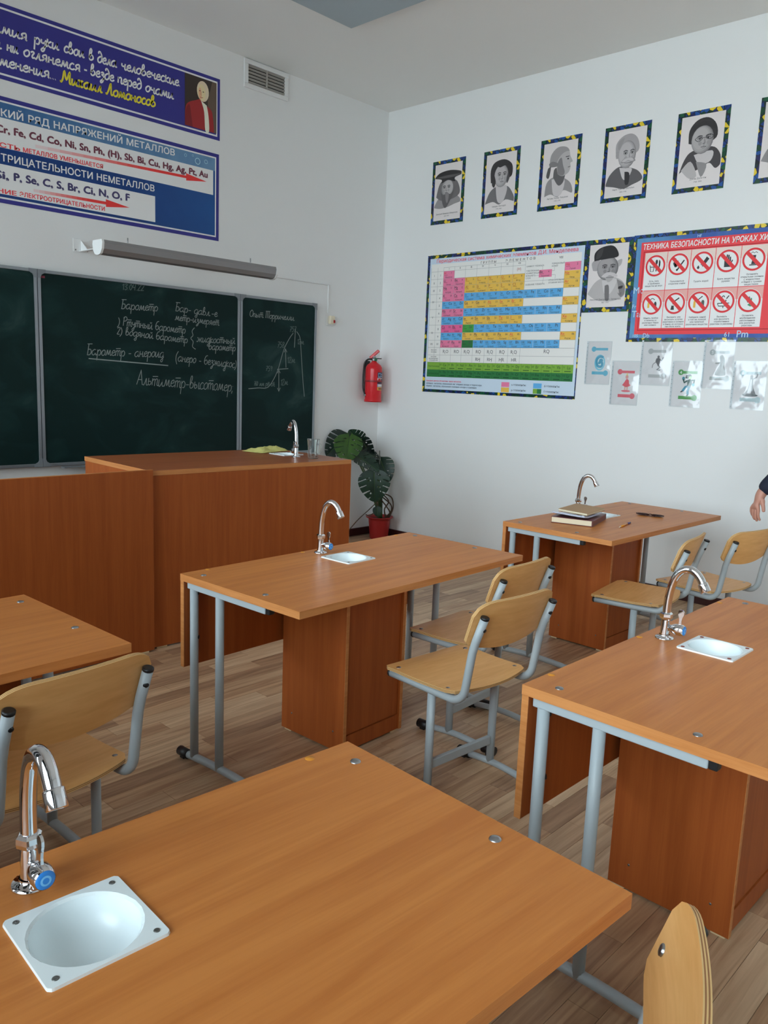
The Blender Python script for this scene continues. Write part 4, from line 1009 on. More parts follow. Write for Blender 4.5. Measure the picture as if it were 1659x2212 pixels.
def cell(u0, u1, v0, v1, col, sym, num, name, left=True, ink=INK):
    pr.rect(u0 + .0008, u1 - .0008, v0 + .0008, v1 - .0008, col, 4)
    h = v1 - v0
    a, b_ = (u0 + .008, u1 - .034) if left else (u1 - .046, u0 + .008)
    pr.text(sym, a, v0 + h * .56, h * .36, ink, None, 5, 0.01, res=1)
    pr.text(num, b_, v0 + h * .60, h * .26, INK, None, 5, 0, res=1)
    pr.rect(u0 + .010, u0 + .045, v0 + h * .44, v0 + h * .50, tuple(int(x * .72) for x in col), 5)
    pr.text(name, (u0 + u1) / 2, v0 + h * .10, h * .20, INK, (u1 - u0) * .8, 5, 0, True, res=1)
REDI = (186, 70, 70)
rows = {
 1: [(0, 'H', 1, 'Водород', PK, 1, REDI)],
 2: [(0, 'Li', 3, 'Литий', PK, 1, 0), (1, 'Be', 4, 'Бериллий', PK, 1, 0)] + [(k + 2, s, 5 + k, n, OR, 1, (170, 96, 60)) for k, (s, n) in enumerate((('B', 'Бор'), ('C', 'Углерод'), ('N', 'Азот'), ('O', 'Кислород'), ('F', 'Фтор')))],
 3: [(0, 'Na', 11, 'Натрий', PK, 1, 0), (1, 'Mg', 12, 'Магний', PK, 1, 0)] + [(k + 2, s, 13 + k, n, OR, 1, (150, 96, 60)) for k, (s, n) in enumerate((('Al', 'Алюминий'), ('Si', 'Кремний'), ('P', 'Фосфор'), ('S', 'Сера'), ('Cl', 'Хлор')))],
 4: [(0, 'K', 19, 'Калий', PK, 1, 0), (1, 'Ca', 20, 'Кальций', PK, 1, 0)] + [(k + 2, s, 21 + k, n, BL, 0, 0) for k, (s, n) in enumerate((('Sc', 'Скандий'), ('Ti', 'Титан'), ('V', 'Ванадий'), ('Cr', 'Хром'), ('Mn', 'Марганец'), ('Fe', 'Железо'), ('Co', 'Кобальт'), ('Ni', 'Никель')))],
 5: [(0, 'Cu', 29, 'Медь', BL, 0, 0), (1, 'Zn', 30, 'Цинк', BL, 0, 0)] + [(k + 2, s, 31 + k, n, OR, 1, REDI if k > 1 else 0) for k, (s, n) in enumerate((('Ga', 'Галлий'), ('Ge', 'Германий'), ('As', 'Мышьяк'), ('Se', 'Селен'), ('Br', 'Бром')))],
 6: [(0, 'Rb', 37, 'Рубидий', PK, 1, 0), (1, 'Sr', 38, 'Стронций', PK, 1, 0)] + [(k + 2, s, 39 + k, n, BL, 0, 0) for k, (s, n) in enumerate((('Y', 'Иттрий'), ('Zr', 'Цирконий'), ('Nb', 'Ниобий'), ('Mo', 'Молибден'), ('Tc', 'Технеций'), ('Ru', 'Рутений'), ('Rh', 'Родий'), ('Pd', 'Палладий')))],
 7: [(0, 'Ag', 47, 'Серебро', BL, 0, 0), (1, 'Cd', 48, 'Кадмий', BL, 0, 0)] + [(k + 2, s, 49 + k, n, OR, 1, REDI if k > 2 else 0) for k, (s, n) in enumerate((('In', 'Индий'), ('Sn', 'Олово'), ('Sb', 'Сурьма'), ('Te', 'Теллур'), ('I', 'Иод')))],
 8: [(0, 'Cs', 55, 'Цезий', (214, 90, 140), 1, 0), (1, 'Ba', 56, 'Барий', (214, 90, 140), 1, 0), (2, 'La', 57, 'Лантан', (60, 140, 66), 0, 0)] + [(k + 3, s, 72 + k, n, BL, 0, 0) for k, (s, n) in enumerate((('Hf', 'Гафний'), ('Ta', 'Тантал'), ('W', 'Вольфрам'), ('Re', 'Рений'), ('Os', 'Осмий'), ('Ir', 'Иридий'), ('Pt', 'Платина')))],
 9: [(0, 'Au', 79, 'Золото', BL, 0, 0), (1, 'Hg', 80, 'Ртуть', BL, 0, 0)] + [(k + 2, s, 81 + k, n, OR, 1, REDI if k > 3 else 0) for k, (s, n) in enumerate((('Tl', 'Таллий'), ('Pb', 'Свинец'), ('Bi', 'Висмут'), ('Po', 'Полоний'), ('At', 'Астат')))],
 10: [(0, 'Fr', 87, 'Франций', PK, 1, 0), (1, 'Ra', 88, 'Радий', PK, 1, 0), (2, 'Ac', 89, 'Актиний', GD, 0, 0)] + [(k + 3, s, 104 + k, n, BL, 0, 0) for k, (s, n) in enumerate((('Rf', 'Резерфордий'), ('Db', 'Дубний'), ('Sg', 'Сиборгий'), ('Bh', 'Борий'), ('Hs', 'Хассий'), ('Mt', 'Мейтнерий'), ('Ds', 'Дармштадтий')))]}
for r, cells in rows.items():
    for (k, s_, n_, nm, col, left, ink) in cells:
        cell(C[k + 2], C[k + 3], RV[r + 1], RV[r], col, s_, str(n_), nm, left, ink or INK)
for r, s_, n_, nm, col in ((1, 'He', 2, 'Гелий', PK), (2, 'Ne', 10, 'Неон', OR), (3, 'Ar', 18, 'Аргон', OR), (5, 'Kr', 36, 'Криптон', OR), (7, 'Xe', 54, 'Ксенон', OR), (9, 'Rn', 86, 'Радон', OR)):
    cell(C[12], C[13], RV[r + 1], RV[r], col, s_, str(n_), nm, True, REDI)
cell(-3.545, -3.43, 2.236, 2.292, PK, 'Be', '4', 'Бериллий')
for s_, a, b_ in (('СИМВОЛ ЭЛЕМЕНТА', -3.66, 2.318), ('ЭЛЕКТРОННАЯ', -3.66, 2.284), ('КОНФИГУРАЦИЯ', -3.66, 2.266), ('ВНЕШНЕГО', -3.66, 2.248), ('СЛОЯ', -3.66, 2.230), ('НАЗВАНИЕ ЭЛЕМЕНТА', -3.66, 2.182), ('ПОРЯДКОВЫЙ', -3.435, 2.326), ('НОМЕР', -3.435, 2.308), ('ОТНОСИТЕЛЬНАЯ', -3.455, 2.206), ('АТОМНАЯ МАССА', -3.455, 2.188)):
    pr.text(s_, a, b_, 0.011, INK, None, 4, 0, res=1)
for a in ((-3.53, 2.32, -3.515, 2.32), (-3.515, 2.32, -3.515, 2.292), (-3.51, 2.188, -3.50, 2.236), (-3.43, 2.28, -3.41, 2.28), (-3.41, 2.28, -3.41, 2.305), (-3.43, 2.25, -3.40, 2.25), (-3.40, 2.25, -3.40, 2.22), (-3.58, 2.252, -3.545, 2.252)):
    line(*a)
pr.text('ВЫСШИЕ', -4.55, 1.685, 0.010, INK, None, 4, 0, True, res=1); pr.text('ОКСИДЫ', -4.55, 1.668, 0.010, INK, None, 4, 0, True, res=1)
pr.text('ЛЕТУЧИЕ', -4.55, 1.628, 0.010, INK, None, 4, 0, True, res=1); pr.text('ВОДОРОДНЫЕ', -4.55, 1.613, 0.010, INK, None, 4, 0, True, res=1); pr.text('СОЕДИНЕНИЯ', -4.55, 1.598, 0.010, INK, None, 4, 0, True, res=1)
def formula(parts, uc, v):
    wid = [0.019 * len(t) if not sub else 0.010 for t, sub in parts]
    u = uc - sum(wid) / 2
    for (t, sub), w in zip(parts, wid):
        pr.text(t, u, v - (.008 if sub else 0), 0.012 if sub else 0.028, INK, None, 4, 0.0, res=1); u += w
mid = lambda k: (C[k + 2] + C[k + 3]) / 2
for k, f_ in enumerate(([('R', 0), ('2', 1), ('O', 0)], [('RO', 0)], [('R', 0), ('2', 1), ('O', 0), ('3', 1)], [('RO', 0), ('2', 1)], [('R', 0), ('2', 1), ('O', 0), ('5', 1)], [('RO', 0), ('3', 1)], [('R', 0), ('2', 1), ('O', 0), ('7', 1)])):
    formula(f_, mid(k), 1.665)
formula([('RO', 0), ('4', 1)], -3.43, 1.672)
for k, f_ in ((3, [('RH', 0), ('4', 1)]), (4, [('RH', 0), ('3', 1)]), (5, [('H', 0), ('2', 1), ('R', 0)]), (6, [('HR', 0)])):
    formula(f_, mid(k), 1.604)
pr.rect(C[0], C[-1], RV[14], RV[13], GL, 3); pr.rect(C[0], C[-1], RV[15], RV[14], GD, 3)
n1 = 'Ce Pr Nd Pm Sm Eu Gd Tb Dy Ho Er Tm Yb Lu'.split(); n2 = 'Th Pa U Np Pu Am Cm Bk Cf Es Fm Md No Lr'.split()
du = (C[-1] - C[2]) / 14
for k in range(14):
    u = C[2] + k * du
    for (sy, r, base, dark) in ((n1, 14, 58, (44, 84, 40)), (n2, 15, 90, (18, 60, 38))):
        pr.text(sy[k], u + du * .46, RV[r] + .030, 0.022, dark, None, 5, 0.01, res=1)
        pr.text(str(base + k), u + du * .06, RV[r] + .036, 0.014, dark, None, 5, 0, res=1)
        pr.rect(u + du * .2, u + du * .8, RV[r] + .010, RV[r] + .016, dark, 5)
        pr.rect(u, u + .0015, RV[r], RV[r - 1], dark, 5)
pr.text('*ЛАНТАНОИДЫ', C[0] + .01, RV[14] + .022, .012, (44, 84, 40), None, 5, 0, res=1); pr.text('**АКТИНОИДЫ', C[0] + .01, RV[15] + .022, .012, (18, 60, 38), None, 5, 0, res=1)
pr.text('Красным цветом обозначены знаки металлов,', -4.618, 1.424, 0.014, (206, 70, 92), -4.235, 4, 0.008, res=1)
pr.text('зелёным - металлов, образующих амфотерные оксиды и гидроксиды;', -4.618, 1.402, 0.014, (58, 78, 96), -4.02, 4, 0.004, res=1)
pr.text('чёрным - металлов, образующих основные оксиды и основания.', -4.618, 1.380, 0.014, (58, 78, 96), -4.07, 4, 0.004, res=1)
for (u, v, c, t) in ((-3.828, 1.404, PK, 's-элементы'), (-3.828, 1.362, OR, 'p-элементы'), (-3.528, 1.404, BL, 'd-элементы'), (-3.528, 1.362, GL, 'f-элементы')):
    pr.rect(u, u + .076, v, v + .038, c, 3)
    if t[0] == 'f': pr.rect(u + .038, u + .076, v, v + .038, GD, 4)
    pr.text(t, u + .098, v + .012, .018, (64, 80, 92), None, 4, 0.004, res=1)
pr.done('printed_table', q)

# ------------------------------------------------------------------ safety rules poster
q = poster('safety_poster', 'R', -2.786, -1.70, 1.756, 2.476, M_MOSAIC, 'red and blue safety rules poster with ten crossed out pictograms in red rings', 'poster', 0.003)
pr = Print('R', 0.0039)
pr.rect(-2.762, -1.724, 1.782, 2.452, grad_mat('cloudy_blue_print', (64, 96, 170), (104, 160, 204), 1, 2.3, 2.8, 8.0), 1)
for (t, u, v, h) in (('Mo', -2.757, 2.085, .045), ('Fr', -2.757, 1.985, .026), ('Ta', -2.757, 1.925, .045), ('105', -2.735, 1.787, .022), ('Db', -2.66, 1.785, .03), ('61', -2.10, 1.788, .03), ('Pm', -2.02, 1.784, .045), ('Hf', -2.34, 2.428, .02)):
    pr.text(t, u, v, h, (150, 186, 218), None, 2, 0.01)
RDS = (206, 62, 70)
pr.rect(-2.728, -1.757, 1.806, 2.424, RDS, 2)
pr.frame(-2.707, -1.778, 1.832, 2.362, .005, (150, 34, 44), 3)
pr.text('ТЕХНИКА БЕЗОПАСНОСТИ НА УРОКАХ ХИМИИ', -2.714, 2.376, 0.036, (216, 214, 216), -1.80, 4, 0.025, slant=0.08)
PKB = (214, 152, 150); PW_ = (208, 212, 216); PKL = (222, 186, 182)
texts = [['Есть, пить', 'и пробовать', 'вещества на вкус'], ['Пользоваться', 'открытым огнём'], ['Тушить водой'], ['Брать вещества', 'руками'], ['Оставлять', 'открытыми склянки', 'с жидкостями', 'и банки с сухими', 'веществами'],
         ['Менять пробки', 'и пипетки от', 'различных банок', 'или склянок'], ['Выливать или', 'высыпать остатки', 'реактивов в склянки', 'и банки, из которых', 'они были взяты'], ['Набирать одной', 'и той же ложкой', 'или пипеткой', 'различные вещества'], ['Выливать', 'или высыпать', 'отработанные', 'реактивы в раковину'], ['Оставлять', 'неубранными', 'рассыпанные', 'или разлитые', 'реактивы']]
BK, GR, OG = (48, 50, 56), (52, 124, 92), (226, 160, 66)
def picto(k, u, v):
    S = lambda L: [(u + x * .05, v + y * .05) for x, y in L]
    P = lambda L, c=BK: pr.poly(S(L), c, 6)
    K = lambda L, w=.1, c=BK: pr.stroke(S(L), w * .05, c, 6)
    if k == 0:
        K([(-.75, .1), (-.65, -.75), (-.25, -.75), (-.15, .1)]); K([(-.7, -.15), (-.2, -.15)]); K([(.15, -.75), (.15, .2)], .14); P(ell(.15, .5, .16, .3)); K([(.55, -.75), (.55, .7)], .14); P([(.48, -.1), (.48, .8), (.68, .5), (.66, -.1)])
    elif k == 1:
        P(catmull([(-.6, -.2), (-.75, .2), (-.5, .5), (-.45, .85), (-.2, .4), (-.05, .5), (-.05, .05), (-.2, -.3), (-.45, -.4)], 3)); P(ell(-.38, -.02, .16, .2), (208, 212, 216)); K([(-.1, -.7), (.75, .5)], .18); P(ell(-.15, -.72, .14, .14))
    elif k == 2:
        P([(.1, .15), (.45, -.1), (.85, .45), (.5, .75)]); K([(-.1, .0), (.2, -.35), (.0, -.5)], .08); K([(.1, .15), (-.2, -.2), (.1, -.45), (.45, -.1)], .1); P(catmull([(-.5, -.3), (-.7, -.6), (-.5, -.8), (-.35, -.6)], 3))
    elif k == 3:
        P([(-.4, -.75), (.4, -.75), (.42, .1), (-.42, .1)])
        for i, hh in enumerate((.55, .8, .75, .5)): K([(-.32 + .21 * i, 0), (-.32 + .21 * i, hh)], .17)
        K([(.42, -.35), (.62, .1)], .14)
    elif k == 4:
        P([(-.5, -.75), (.5, -.75), (.5, -.62), (-.5, -.62)]); P([(-.28, -.6), (.32, -.6), (.2, .1), (.25, .5), (-.2, .5), (-.15, .1)])
        K([(-.4, .75), (-.2, .9), (0, .75), (.2, .9), (.4, .75)], .07)
    elif k == 5:
        P([(-.65, -.5), (-.35, -.5), (-.35, .1), (-.42, .3), (-.58, .3), (-.65, .1)], OG); P([(.3, -.5), (.65, -.5), (.65, .1), (.55, .3), (.4, .3), (.3, .1)]); K(catmull([(-.4, .5), (0, .75), (.35, .55)], 4), .09)
    elif k == 6:
        P([(-.55, -.85), (-.05, -.85), (-.12, -.4), (-.05, -.3), (-.5, -.3), (-.45, -.4)]); K([(-.1, .25), (.55, .7)], .16); P(ell(-.25, -.0, .08, .14))
    elif k == 7:
        P([(-.7, -.65), (-.4, -.65), (-.4, 0), (-.5, .35), (-.62, .35), (-.7, 0)], OG); P([(.35, -.65), (.75, -.65), (.75, .1), (.65, .3), (.45, .3), (.35, .1)], (70, 82, 80)); K([(-.1, .35), (.45, .8)], .12)
    elif k == 8:
        K([(-.75, -.2), (.75, -.2), (.6, -.55), (-.6, -.55), (-.75, -.2)], .1); K([(0, -.55), (0, -.8)], .1); K(catmull([(-.25, -.2), (-.25, .5), (-.05, .75), (.1, .55)], 4), .1); K([(.35, .35), (.65, .75)], .13); P(ell(.3, .12, .07, .12))
    else:
        P([(-.5, .3), (.0, .55), (.2, .0), (-.2, -.25)], (92, 98, 104)); P(catmull([(-.2, -.5), (.2, -.7), (.6, -.55), (.35, -.2), (.3, .3), (.15, .3), (.1, -.25)], 3), GR)
    d = .062
    pr.poly([(u - d * .71 - .008, v + d * .71 - .008), (u + d * .71 - .008, v - d * .71 - .008), (u + d * .71 + .008, v - d * .71 + .008), (u - d * .71 + .008, v + d * .71 + .008)], (188, 52, 58), 7)
    pr.ring(u, v, .058, .0705, (186, 48, 56), 8)
    pr.ring(u, v, .0705, .074, (206, 206, 208), 8)
for k in range(10):
    col, r = k % 5, k // 5
    u0 = -2.693 + col * 0.1625; u1 = u0 + 0.1585
    v1 = 2.352 - r * 0.254; v0 = v1 - 0.250
    pr.rect(u0, u1, v0, v1, PW_, 3)
    pr.rect(u0, u1, v1 - .075 - (0 if r else .0), v1, PKB if r else PKL, 4)
    cu, cv = (u0 + u1) / 2, v1 - .088
    pr.poly(ell(cu, cv, .070, .070, 0, 32), (212, 214, 216), 5)
    picto(k, cu, cv)
    L = texts[k]
    for i, t in enumerate(L):
        pr.text(t, cu, v0 + .040 + (len(L) / 2 - i - .5) * .0155 - (.004 if len(L) > 4 else 0), 0.0105, (72, 72, 78), .145, 5, 0.012, True, res=1)
pr.done('printed_rules', q)

# ------------------------------------------------------------------ six cards in clear sleeves
CARDS = [(-2.988, 1.606, .196, .305, (86, 164, 192), 1, '', 'card in a clear sleeve with a blue coiled creature, leftmost of the six'),
         (-2.767, 1.469, .210, .307, (206, 92, 106), 2, '', 'card in a clear sleeve with a small red figure and red bars'),
         (-2.549, 1.614, .218, .305, (150, 160, 164), 3, '', 'card in a clear sleeve with a grey kneeling figure, under the red poster'),
         (-2.321, 1.476, .208, .304, (64, 140, 70), 4, '4', 'card in a clear sleeve with green bars and a dancing figure in blue trousers'),
         (-2.121, 1.610, .196, .311, (142, 156, 160), 5, '5', 'card in a clear sleeve with a cloaked grey statue holding a bowl'),
         (-1.912, 1.481, .206, .302, (150, 178, 186), 6, '6', 'card in a clear sleeve with a tall robed figure on a mound, rightmost')]
for (uc, vc, w, h, col, k, num, lab) in CARDS:
    e = poster('sleeved_card', 'R', uc - w / 2, uc + w / 2, vc - h / 2, vc + h / 2, M_WHITE, lab, 'card', 0.001, 'cards in clear sleeves')
    pr = Print('R', 0.0018)
    pr.rect(uc - w / 2 + .012, uc + w / 2 - .004, vc - h / 2 + .004, vc + h / 2 - .006, (192, 200, 206), 1)
    cc = uc + .012
    bw = .058
    vt = vc + (.078 if k not in (1,) else .098); vb = vc - (.090 if k not in (1,) else .072)
    pr.rect(cc - bw + .01, cc + bw, vt - .009, vt + .009, col, 2); pr.poly(ell(cc - bw + .004, vt, .019, .019), col, 3)
    pr.rect(cc - bw, cc + bw - .01, vb - .011, vb + .011, col, 2); pr.poly(ell(cc + bw - .006, vb, .020, .020), col, 3)
    if num: pr.text(num, cc - bw + .004, vt - .011, .022, (206, 214, 214), None, 4, .01, True)
    if k == 6: pr.text('УГЛЕРОД', cc + .012, vt - .006, .013, (96, 112, 120), None, 4, .01, True)
    if k == 5: pr.text('БОР', cc + .012, vt - .006, .013, (96, 112, 120), None, 4, .01, True)
    Q = lambda L: [(cc + x * .05, vc + y * .05) for x, y in L]
    if k == 1:
        pr.poly(Q(ell(0, .05, .85, 1.15)), (108, 182, 206), 2); pr.poly(Q(ell(.05, .02, .62, .9)), (176, 204, 214), 3)
        pr.stroke(Q(catmull([(.55, .8), (.0, .9), (-.5, .4), (-.3, -.4), (.3, -.5), (.4, .0), (.0, .1), (-.1, -.15)], 5)), .018, (70, 146, 178), 4); pr.poly(Q(ell(.2, .35, .32, .28)), (70, 146, 178), 5)
    elif k == 2:
        pr.poly(Q(catmull([(-.3, .1), (.0, .55), (.35, .4), (.45, -.1), (.7, -.3), (.3, -.5), (-.1, -.55), (-.6, -.3)], 3)), (196, 76, 90), 3); pr.poly(Q(ell(.05, .85, .22, .28)), (224, 140, 140), 4); pr.poly(Q([(-.1, 1.05), (.05, 1.5), (.2, 1.05)]), (226, 190, 120), 5)
        for x in (-.15, .2): pr.stroke(Q([(x, -.5), (x, -.95)]), .010, (220, 160, 150), 3)
        pr.poly(Q(ell(.0, -1.12, .7, .14)), (200, 96, 110), 2)
    elif k == 3:
        pr.poly(Q(ell(.1, .8, .17, .2)), (92, 96, 102), 3); pr.poly(Q(catmull([(-.2, .6), (.3, .6), (.35, .0), (.2, -.4), (-.1, -.1), (-.3, .2)], 3)), (84, 88, 94), 3)
        pr.stroke(Q([(.3, .5), (.55, .3), (.8, .75)]), .009, (100, 104, 108), 3); pr.stroke(Q([(.1, -.3), (.45, -.6), (.0, -.95), (.5, -1.0)]), .012, (96, 100, 104), 3); pr.stroke(Q(catmull([(-.2, .1), (-.6, -.2), (-.7, -.7)], 3)), .006, (130, 134, 138), 3)
    elif k == 4:
        pr.poly(Q(ell(.25, .95, .24, .27)), (150, 190, 140), 4); pr.poly(Q(catmull([(-.3, 1.2), (.2, 1.35), (.45, 1.1), (.1, 1.0), (.0, .7), (-.4, .8)], 3)), (34, 48, 44), 5)
        pr.poly(Q(catmull([(-.1, .6), (.4, .65), (.55, .1), (.35, -.3), (-.05, -.2)], 3)), (40, 78, 74), 3); pr.stroke(Q([(-.05, .5), (-.5, .2), (-.65, .65)]), .013, (40, 78, 74), 3); pr.stroke(Q([(.45, .5), (.85, .55), (.8, .05)]), .012, (40, 78, 74), 3)
        pr.poly(Q(ell(-.65, .75, .2, .24)), (60, 134, 150), 3); pr.poly(Q(ell(.75, -.05, .2, .22)), (90, 170, 186), 3)
        pr.stroke(Q([(.15, -.25), (-.3, -.4), (-.65, -.95)]), .016, (54, 132, 160), 3); pr.stroke(Q([(.3, -.25), (.05, -.9), (.15, -1.4)]), .016, (54, 132, 160), 3); pr.poly(Q(ell(-.75, -1.0, .2, .09, .5)), (40, 44, 46), 4); pr.poly(Q(ell(.05, -1.5, .2, .08, .6)), (40, 44, 46), 4)
    elif k == 5:
        pr.poly(Q(catmull([(-.1, 1.0), (.15, 1.25), (.4, 1.05), (.65, .5), (.6, -.2), (.85, -1.35), (-.55, -1.35), (-.1, -.3), (.05, .3)], 3)), (104, 112, 114), 3); pr.poly(Q(catmull([(.0, .9), (.2, .98), (.2, .5), (.05, .2)], 3)), (70, 76, 80), 4)
        pr.stroke(Q([(.2, .3), (-.3, .15)]), .012, (110, 116, 118), 4); pr.poly(Q(ell(-.4, .15, .22, .1)), (130, 138, 140), 5); pr.stroke(Q(catmull([(.1, .2), (.2, -.6), (.0, -1.3)], 3)), .008, (74, 82, 84), 5)
    else:
        pr.poly(Q(catmull([(-.1, .9), (.25, .9), (.35, -.2), (.75, -1.3), (-.75, -1.3), (-.25, -.4)], 3)), (98, 104, 110), 3); pr.poly(Q(catmull([(-.05, .8), (.15, .7), (.15, -.2), (.1, -1.2), (-.3, -1.1), (-.2, -.3)], 3)), (164, 172, 178), 4)
        pr.poly(Q(ell(.05, 1.1, .2, .22)), (120, 126, 132), 4); pr.stroke(Q([(.25, .8), (.7, 1.1), (.75, 1.5)]), .008, (120, 126, 132), 4); pr.poly(Q(catmull([(-.9, -1.1), (0, -1.0), (.95, -1.15), (.8, -1.35), (-.8, -1.35)], 3)), (60, 66, 72), 5)
    pr.done('printed_figure', e)
    # plastic cover, a little bowed away from the wall
    sl = MB()
    n = 8
    vs = []
    for i in range(n + 1):
        for j in range(n + 1):
            a, b_ = i / n, j / n
            bow = 0.006 * math.sin(PI * a) * math.sin(PI * b_) + 0.0035
            vs.append((-bow, (0.5 - a) * (w + .006), (b_ - .5) * (h + .006)))
    sl.add(vs, [(i * (n + 1) + j, (i + 1) * (n + 1) + j, (i + 1) * (n + 1) + j + 1, i * (n + 1) + j + 1) for i in range(n) for j in range(n)], 0, True)
    sl.build('clear_sleeve', M_SLEEVE, e)
    sb = MB().box(-.0036, -.0030, w / 2 - .010, w / 2 + .003, -h / 2, h / 2)
    st = sb.build('punched_strip', mat('milky_plastic_strip', (214, 220, 224), 0.35), e)
    hb = MB()
    for i in range(11):
        v = -h / 2 + h * (i + .5) / 11
        hb.add([(-.0037, w / 2 - .0035 + .0028 * math.cos(a), v + .0028 * math.sin(a)) for a in [k_ * PI / 4 for k_ in range(8)]], [list(range(8))])
    hb.build('punch_holes', mat('punch_hole_grey', (150, 158, 164), 0.7), st)['kind'] = 'stuff'
# ================================================================== chalkboard
def board_material():
    m = mat('dark_green_chalkboard', (14, 48, 46), 0.6, spec=0.2)
    nt, ns, ls, b = nodes_of(m)
    g = ns.new('ShaderNodeNewGeometry')
    mp = ns.new('ShaderNodeMapping'); mp.inputs['Scale'].default_value = (1.6, 1, 2.6)
    ls.new(g.outputs['Position'], mp.inputs[0])
    n = ns.new('ShaderNodeTexNoise'); n.inputs['Scale'].default_value = 1.3; n.inputs['Detail'].default_value = 4; n.inputs['Distortion'].default_value = 1.2
    ls.new(mp.outputs[0], n.inputs['Vector'])
    r = ramp(ns, [(0.46, lin((8, 37, 36))), (0.62, lin((20, 50, 49))), (0.80, lin((52, 76, 75)))])
    ls.new(n.outputs['Fac'], r.inputs[0]); ls.new(r.outputs[0], b.inputs['Base Color'])
    return m
M_BOARD = board_material()
M_ALU = mat('grey_aluminium_trim', (150, 156, 162), 0.35, 0.6)
M_ALUC = mat('grey_plastic_corner', (128, 134, 140), 0.45)
BX = (1.49, 2.272, 3.820, 4.600); BZ0, BZ1, BY = 0.790, 2.022, YW - 0.035
cb = tag(empty('chalkboard', (BX[1], YW, BZ0)), 'long dark green three part chalkboard with grey metal trim and chalk writing', 'chalkboard')
ox, oz = BX[1], BZ0
for k in range(3):
    x0, x1 = BX[k] - ox + .002, BX[k + 1] - ox - .002
    h = BZ1 - BZ0
    pn = MB().box(x0 + .006, x1 - .006, -0.031, -0.004, .006, h - .006).build('panel', M_BOARD, cb)
    t = .020
    for a in ((x0, x1, 0, t), (x0, x1, h - t, h)):
        MB().rbox(a[0], a[1], -0.036, -0.001, a[2], a[3], .002).build('trim_rail', M_ALU, pn)
    for a in ((x0, x0 + t), (x1 - t, x1)):
        MB().rbox(a[0], a[1], -0.037, -0.001, t, h - t, .002).build('trim_stile', M_ALU, pn)
    for sx, xa in ((1, x0), (-1, x1)):
        for sz, za in ((1, 0), (-1, h)):
            M = Matrix(((sx, 0, 0, xa), (0, 0, 1, 0), (0, sz, 0, za), (0, 0, 0, 1)))
            MB().prism([(-.001, -.001), (.052, -.001), (.052, .016), (.026, .030), (.016, .052), (-.001, .052)], -0.0385, -0.030, M).build('trim_corner', M_ALUC, pn)
MB().rbox(.12, 1.43, -0.085, -0.031, -.012, -.004, .002).build('chalk_tray', M_ALU, cb)
MB().box(.020, .050, -0.0318, -0.0313, BZ1 - BZ0 - .050, BZ1 - BZ0 - .036).build('red_mark', mat('red_tape', (120, 40, 60), .6), cb)
CH = mat('white_chalk', (150, 160, 158), 0.9, spec=0.1)
CHF = mat('faint_chalk', (104, 120, 118), 0.9, spec=0.1)
HWL = [('13.04.22', 2.846, 3.010, 1.955, 1.966, .025, CHF), ('Барометр', 2.833, 3.116, 1.830, 1.838, .032, CH), ('Бар- давл.-е', 3.252, 3.613, 1.852, 1.838, .030, CH), ('метр-измеряет', 3.252, 3.628, 1.789, 1.775, .028, CH),
       (') Ртутный барометр', 2.809, 3.339, 1.722, 1.700, .031, CH), ('2) водяной барометр', 2.803, 3.357, 1.662, 1.632, .029, CH), ('жидкостный', 3.434, 3.775, 1.646, 1.650, .030, CH), ('барометр', 3.535, 3.781, 1.596, 1.596, .030, CH),
       ('Барометр - анероид', 2.583, 3.159, 1.514, 1.522, .036, CH), ('(анеро - безжидкос)', 3.255, 3.792, 1.502, 1.470, .034, CH), ('Альтиметр-высотомер;', 2.946, 3.760, 1.328, 1.292, .048, CH), ('Опыт Торричелли.', 3.909, 4.365, 1.864, 1.868, .027, CH),
       ('757', 4.309, 4.379, 1.774, 1.778, .026, CHF), ('758', 4.186, 4.258, 1.644, 1.648, .028, CHF), ('759', 4.072, 4.139, 1.456, 1.458, .024, CHF), ('760 мм рт ст.', 3.959, 4.172, 1.338, 1.338, .022, CHF),
       ('12м', 4.394, 4.465, 1.682, 1.685, .026, CHF), ('12м', 4.292, 4.374, 1.526, 1.533, .030, CHF), ('12м', 4.227, 4.302, 1.346, 1.352, .030, CHF)]
for (t, a, b_, c, d, xh, m) in HWL:
    kx, x = (b_ - a) / sum(HAND[q][0] for q in t), 0.0
    for word in t.split(' '):
        w = sum(HAND[q][0] for q in word)
        f0, f1 = x * kx / (b_ - a), (x + w) * kx / (b_ - a)
        pr = Print('F', 0.0318)
        handwriting(pr, word, a + x * kx, a + (x + w) * kx, c + (d - c) * f0, c + (d - c) * f1, xh, 0.0046, m, 0.14, 0.05, 1)
        pr.done('chalk_word', cb)
        x += w + HAND[' '][0]
for L in ([(3.415, 1.745), (3.395, 1.720), (3.402, 1.690), (3.384, 1.668), (3.404, 1.645), (3.398, 1.610), (3.425, 1.592)], [(3.907, 1.314), (4.0, 1.322), (4.091, 1.326), (4.146, 1.38), (4.201, 1.478), (4.255, 1.63), (4.31, 1.721), (4.35, 1.768)],
          [(4.385, 1.783), (4.422, 1.737), (4.436, 1.639), (4.461, 1.414), (4.483, 1.259)]):
    pr = Print('F', 0.0318); pr.stroke(catmull(L, 5), .005, CH, 1); pr.done('chalk_line', cb)
for L in ([(2.599, 1.490), (3.196, 1.466)], [(4.373, 1.804), (4.365, 1.653)], [(4.272, 1.64), (4.281, 1.49)], [(4.260, 1.610), (4.272, 1.64), (4.288, 1.612)], [(4.19, 1.473), (4.305, 1.482)], [(4.207, 1.469), (4.21, 1.297)], [(4.196, 1.325), (4.21, 1.297), (4.225, 1.327)], [(4.194, 1.442), (4.207, 1.469), (4.222, 1.444)]):
    pr = Print('F', 0.0318); pr.stroke(L, .007 if L[0][0] == 2.599 else .005, CH, 1); pr.done('chalk_line', cb)

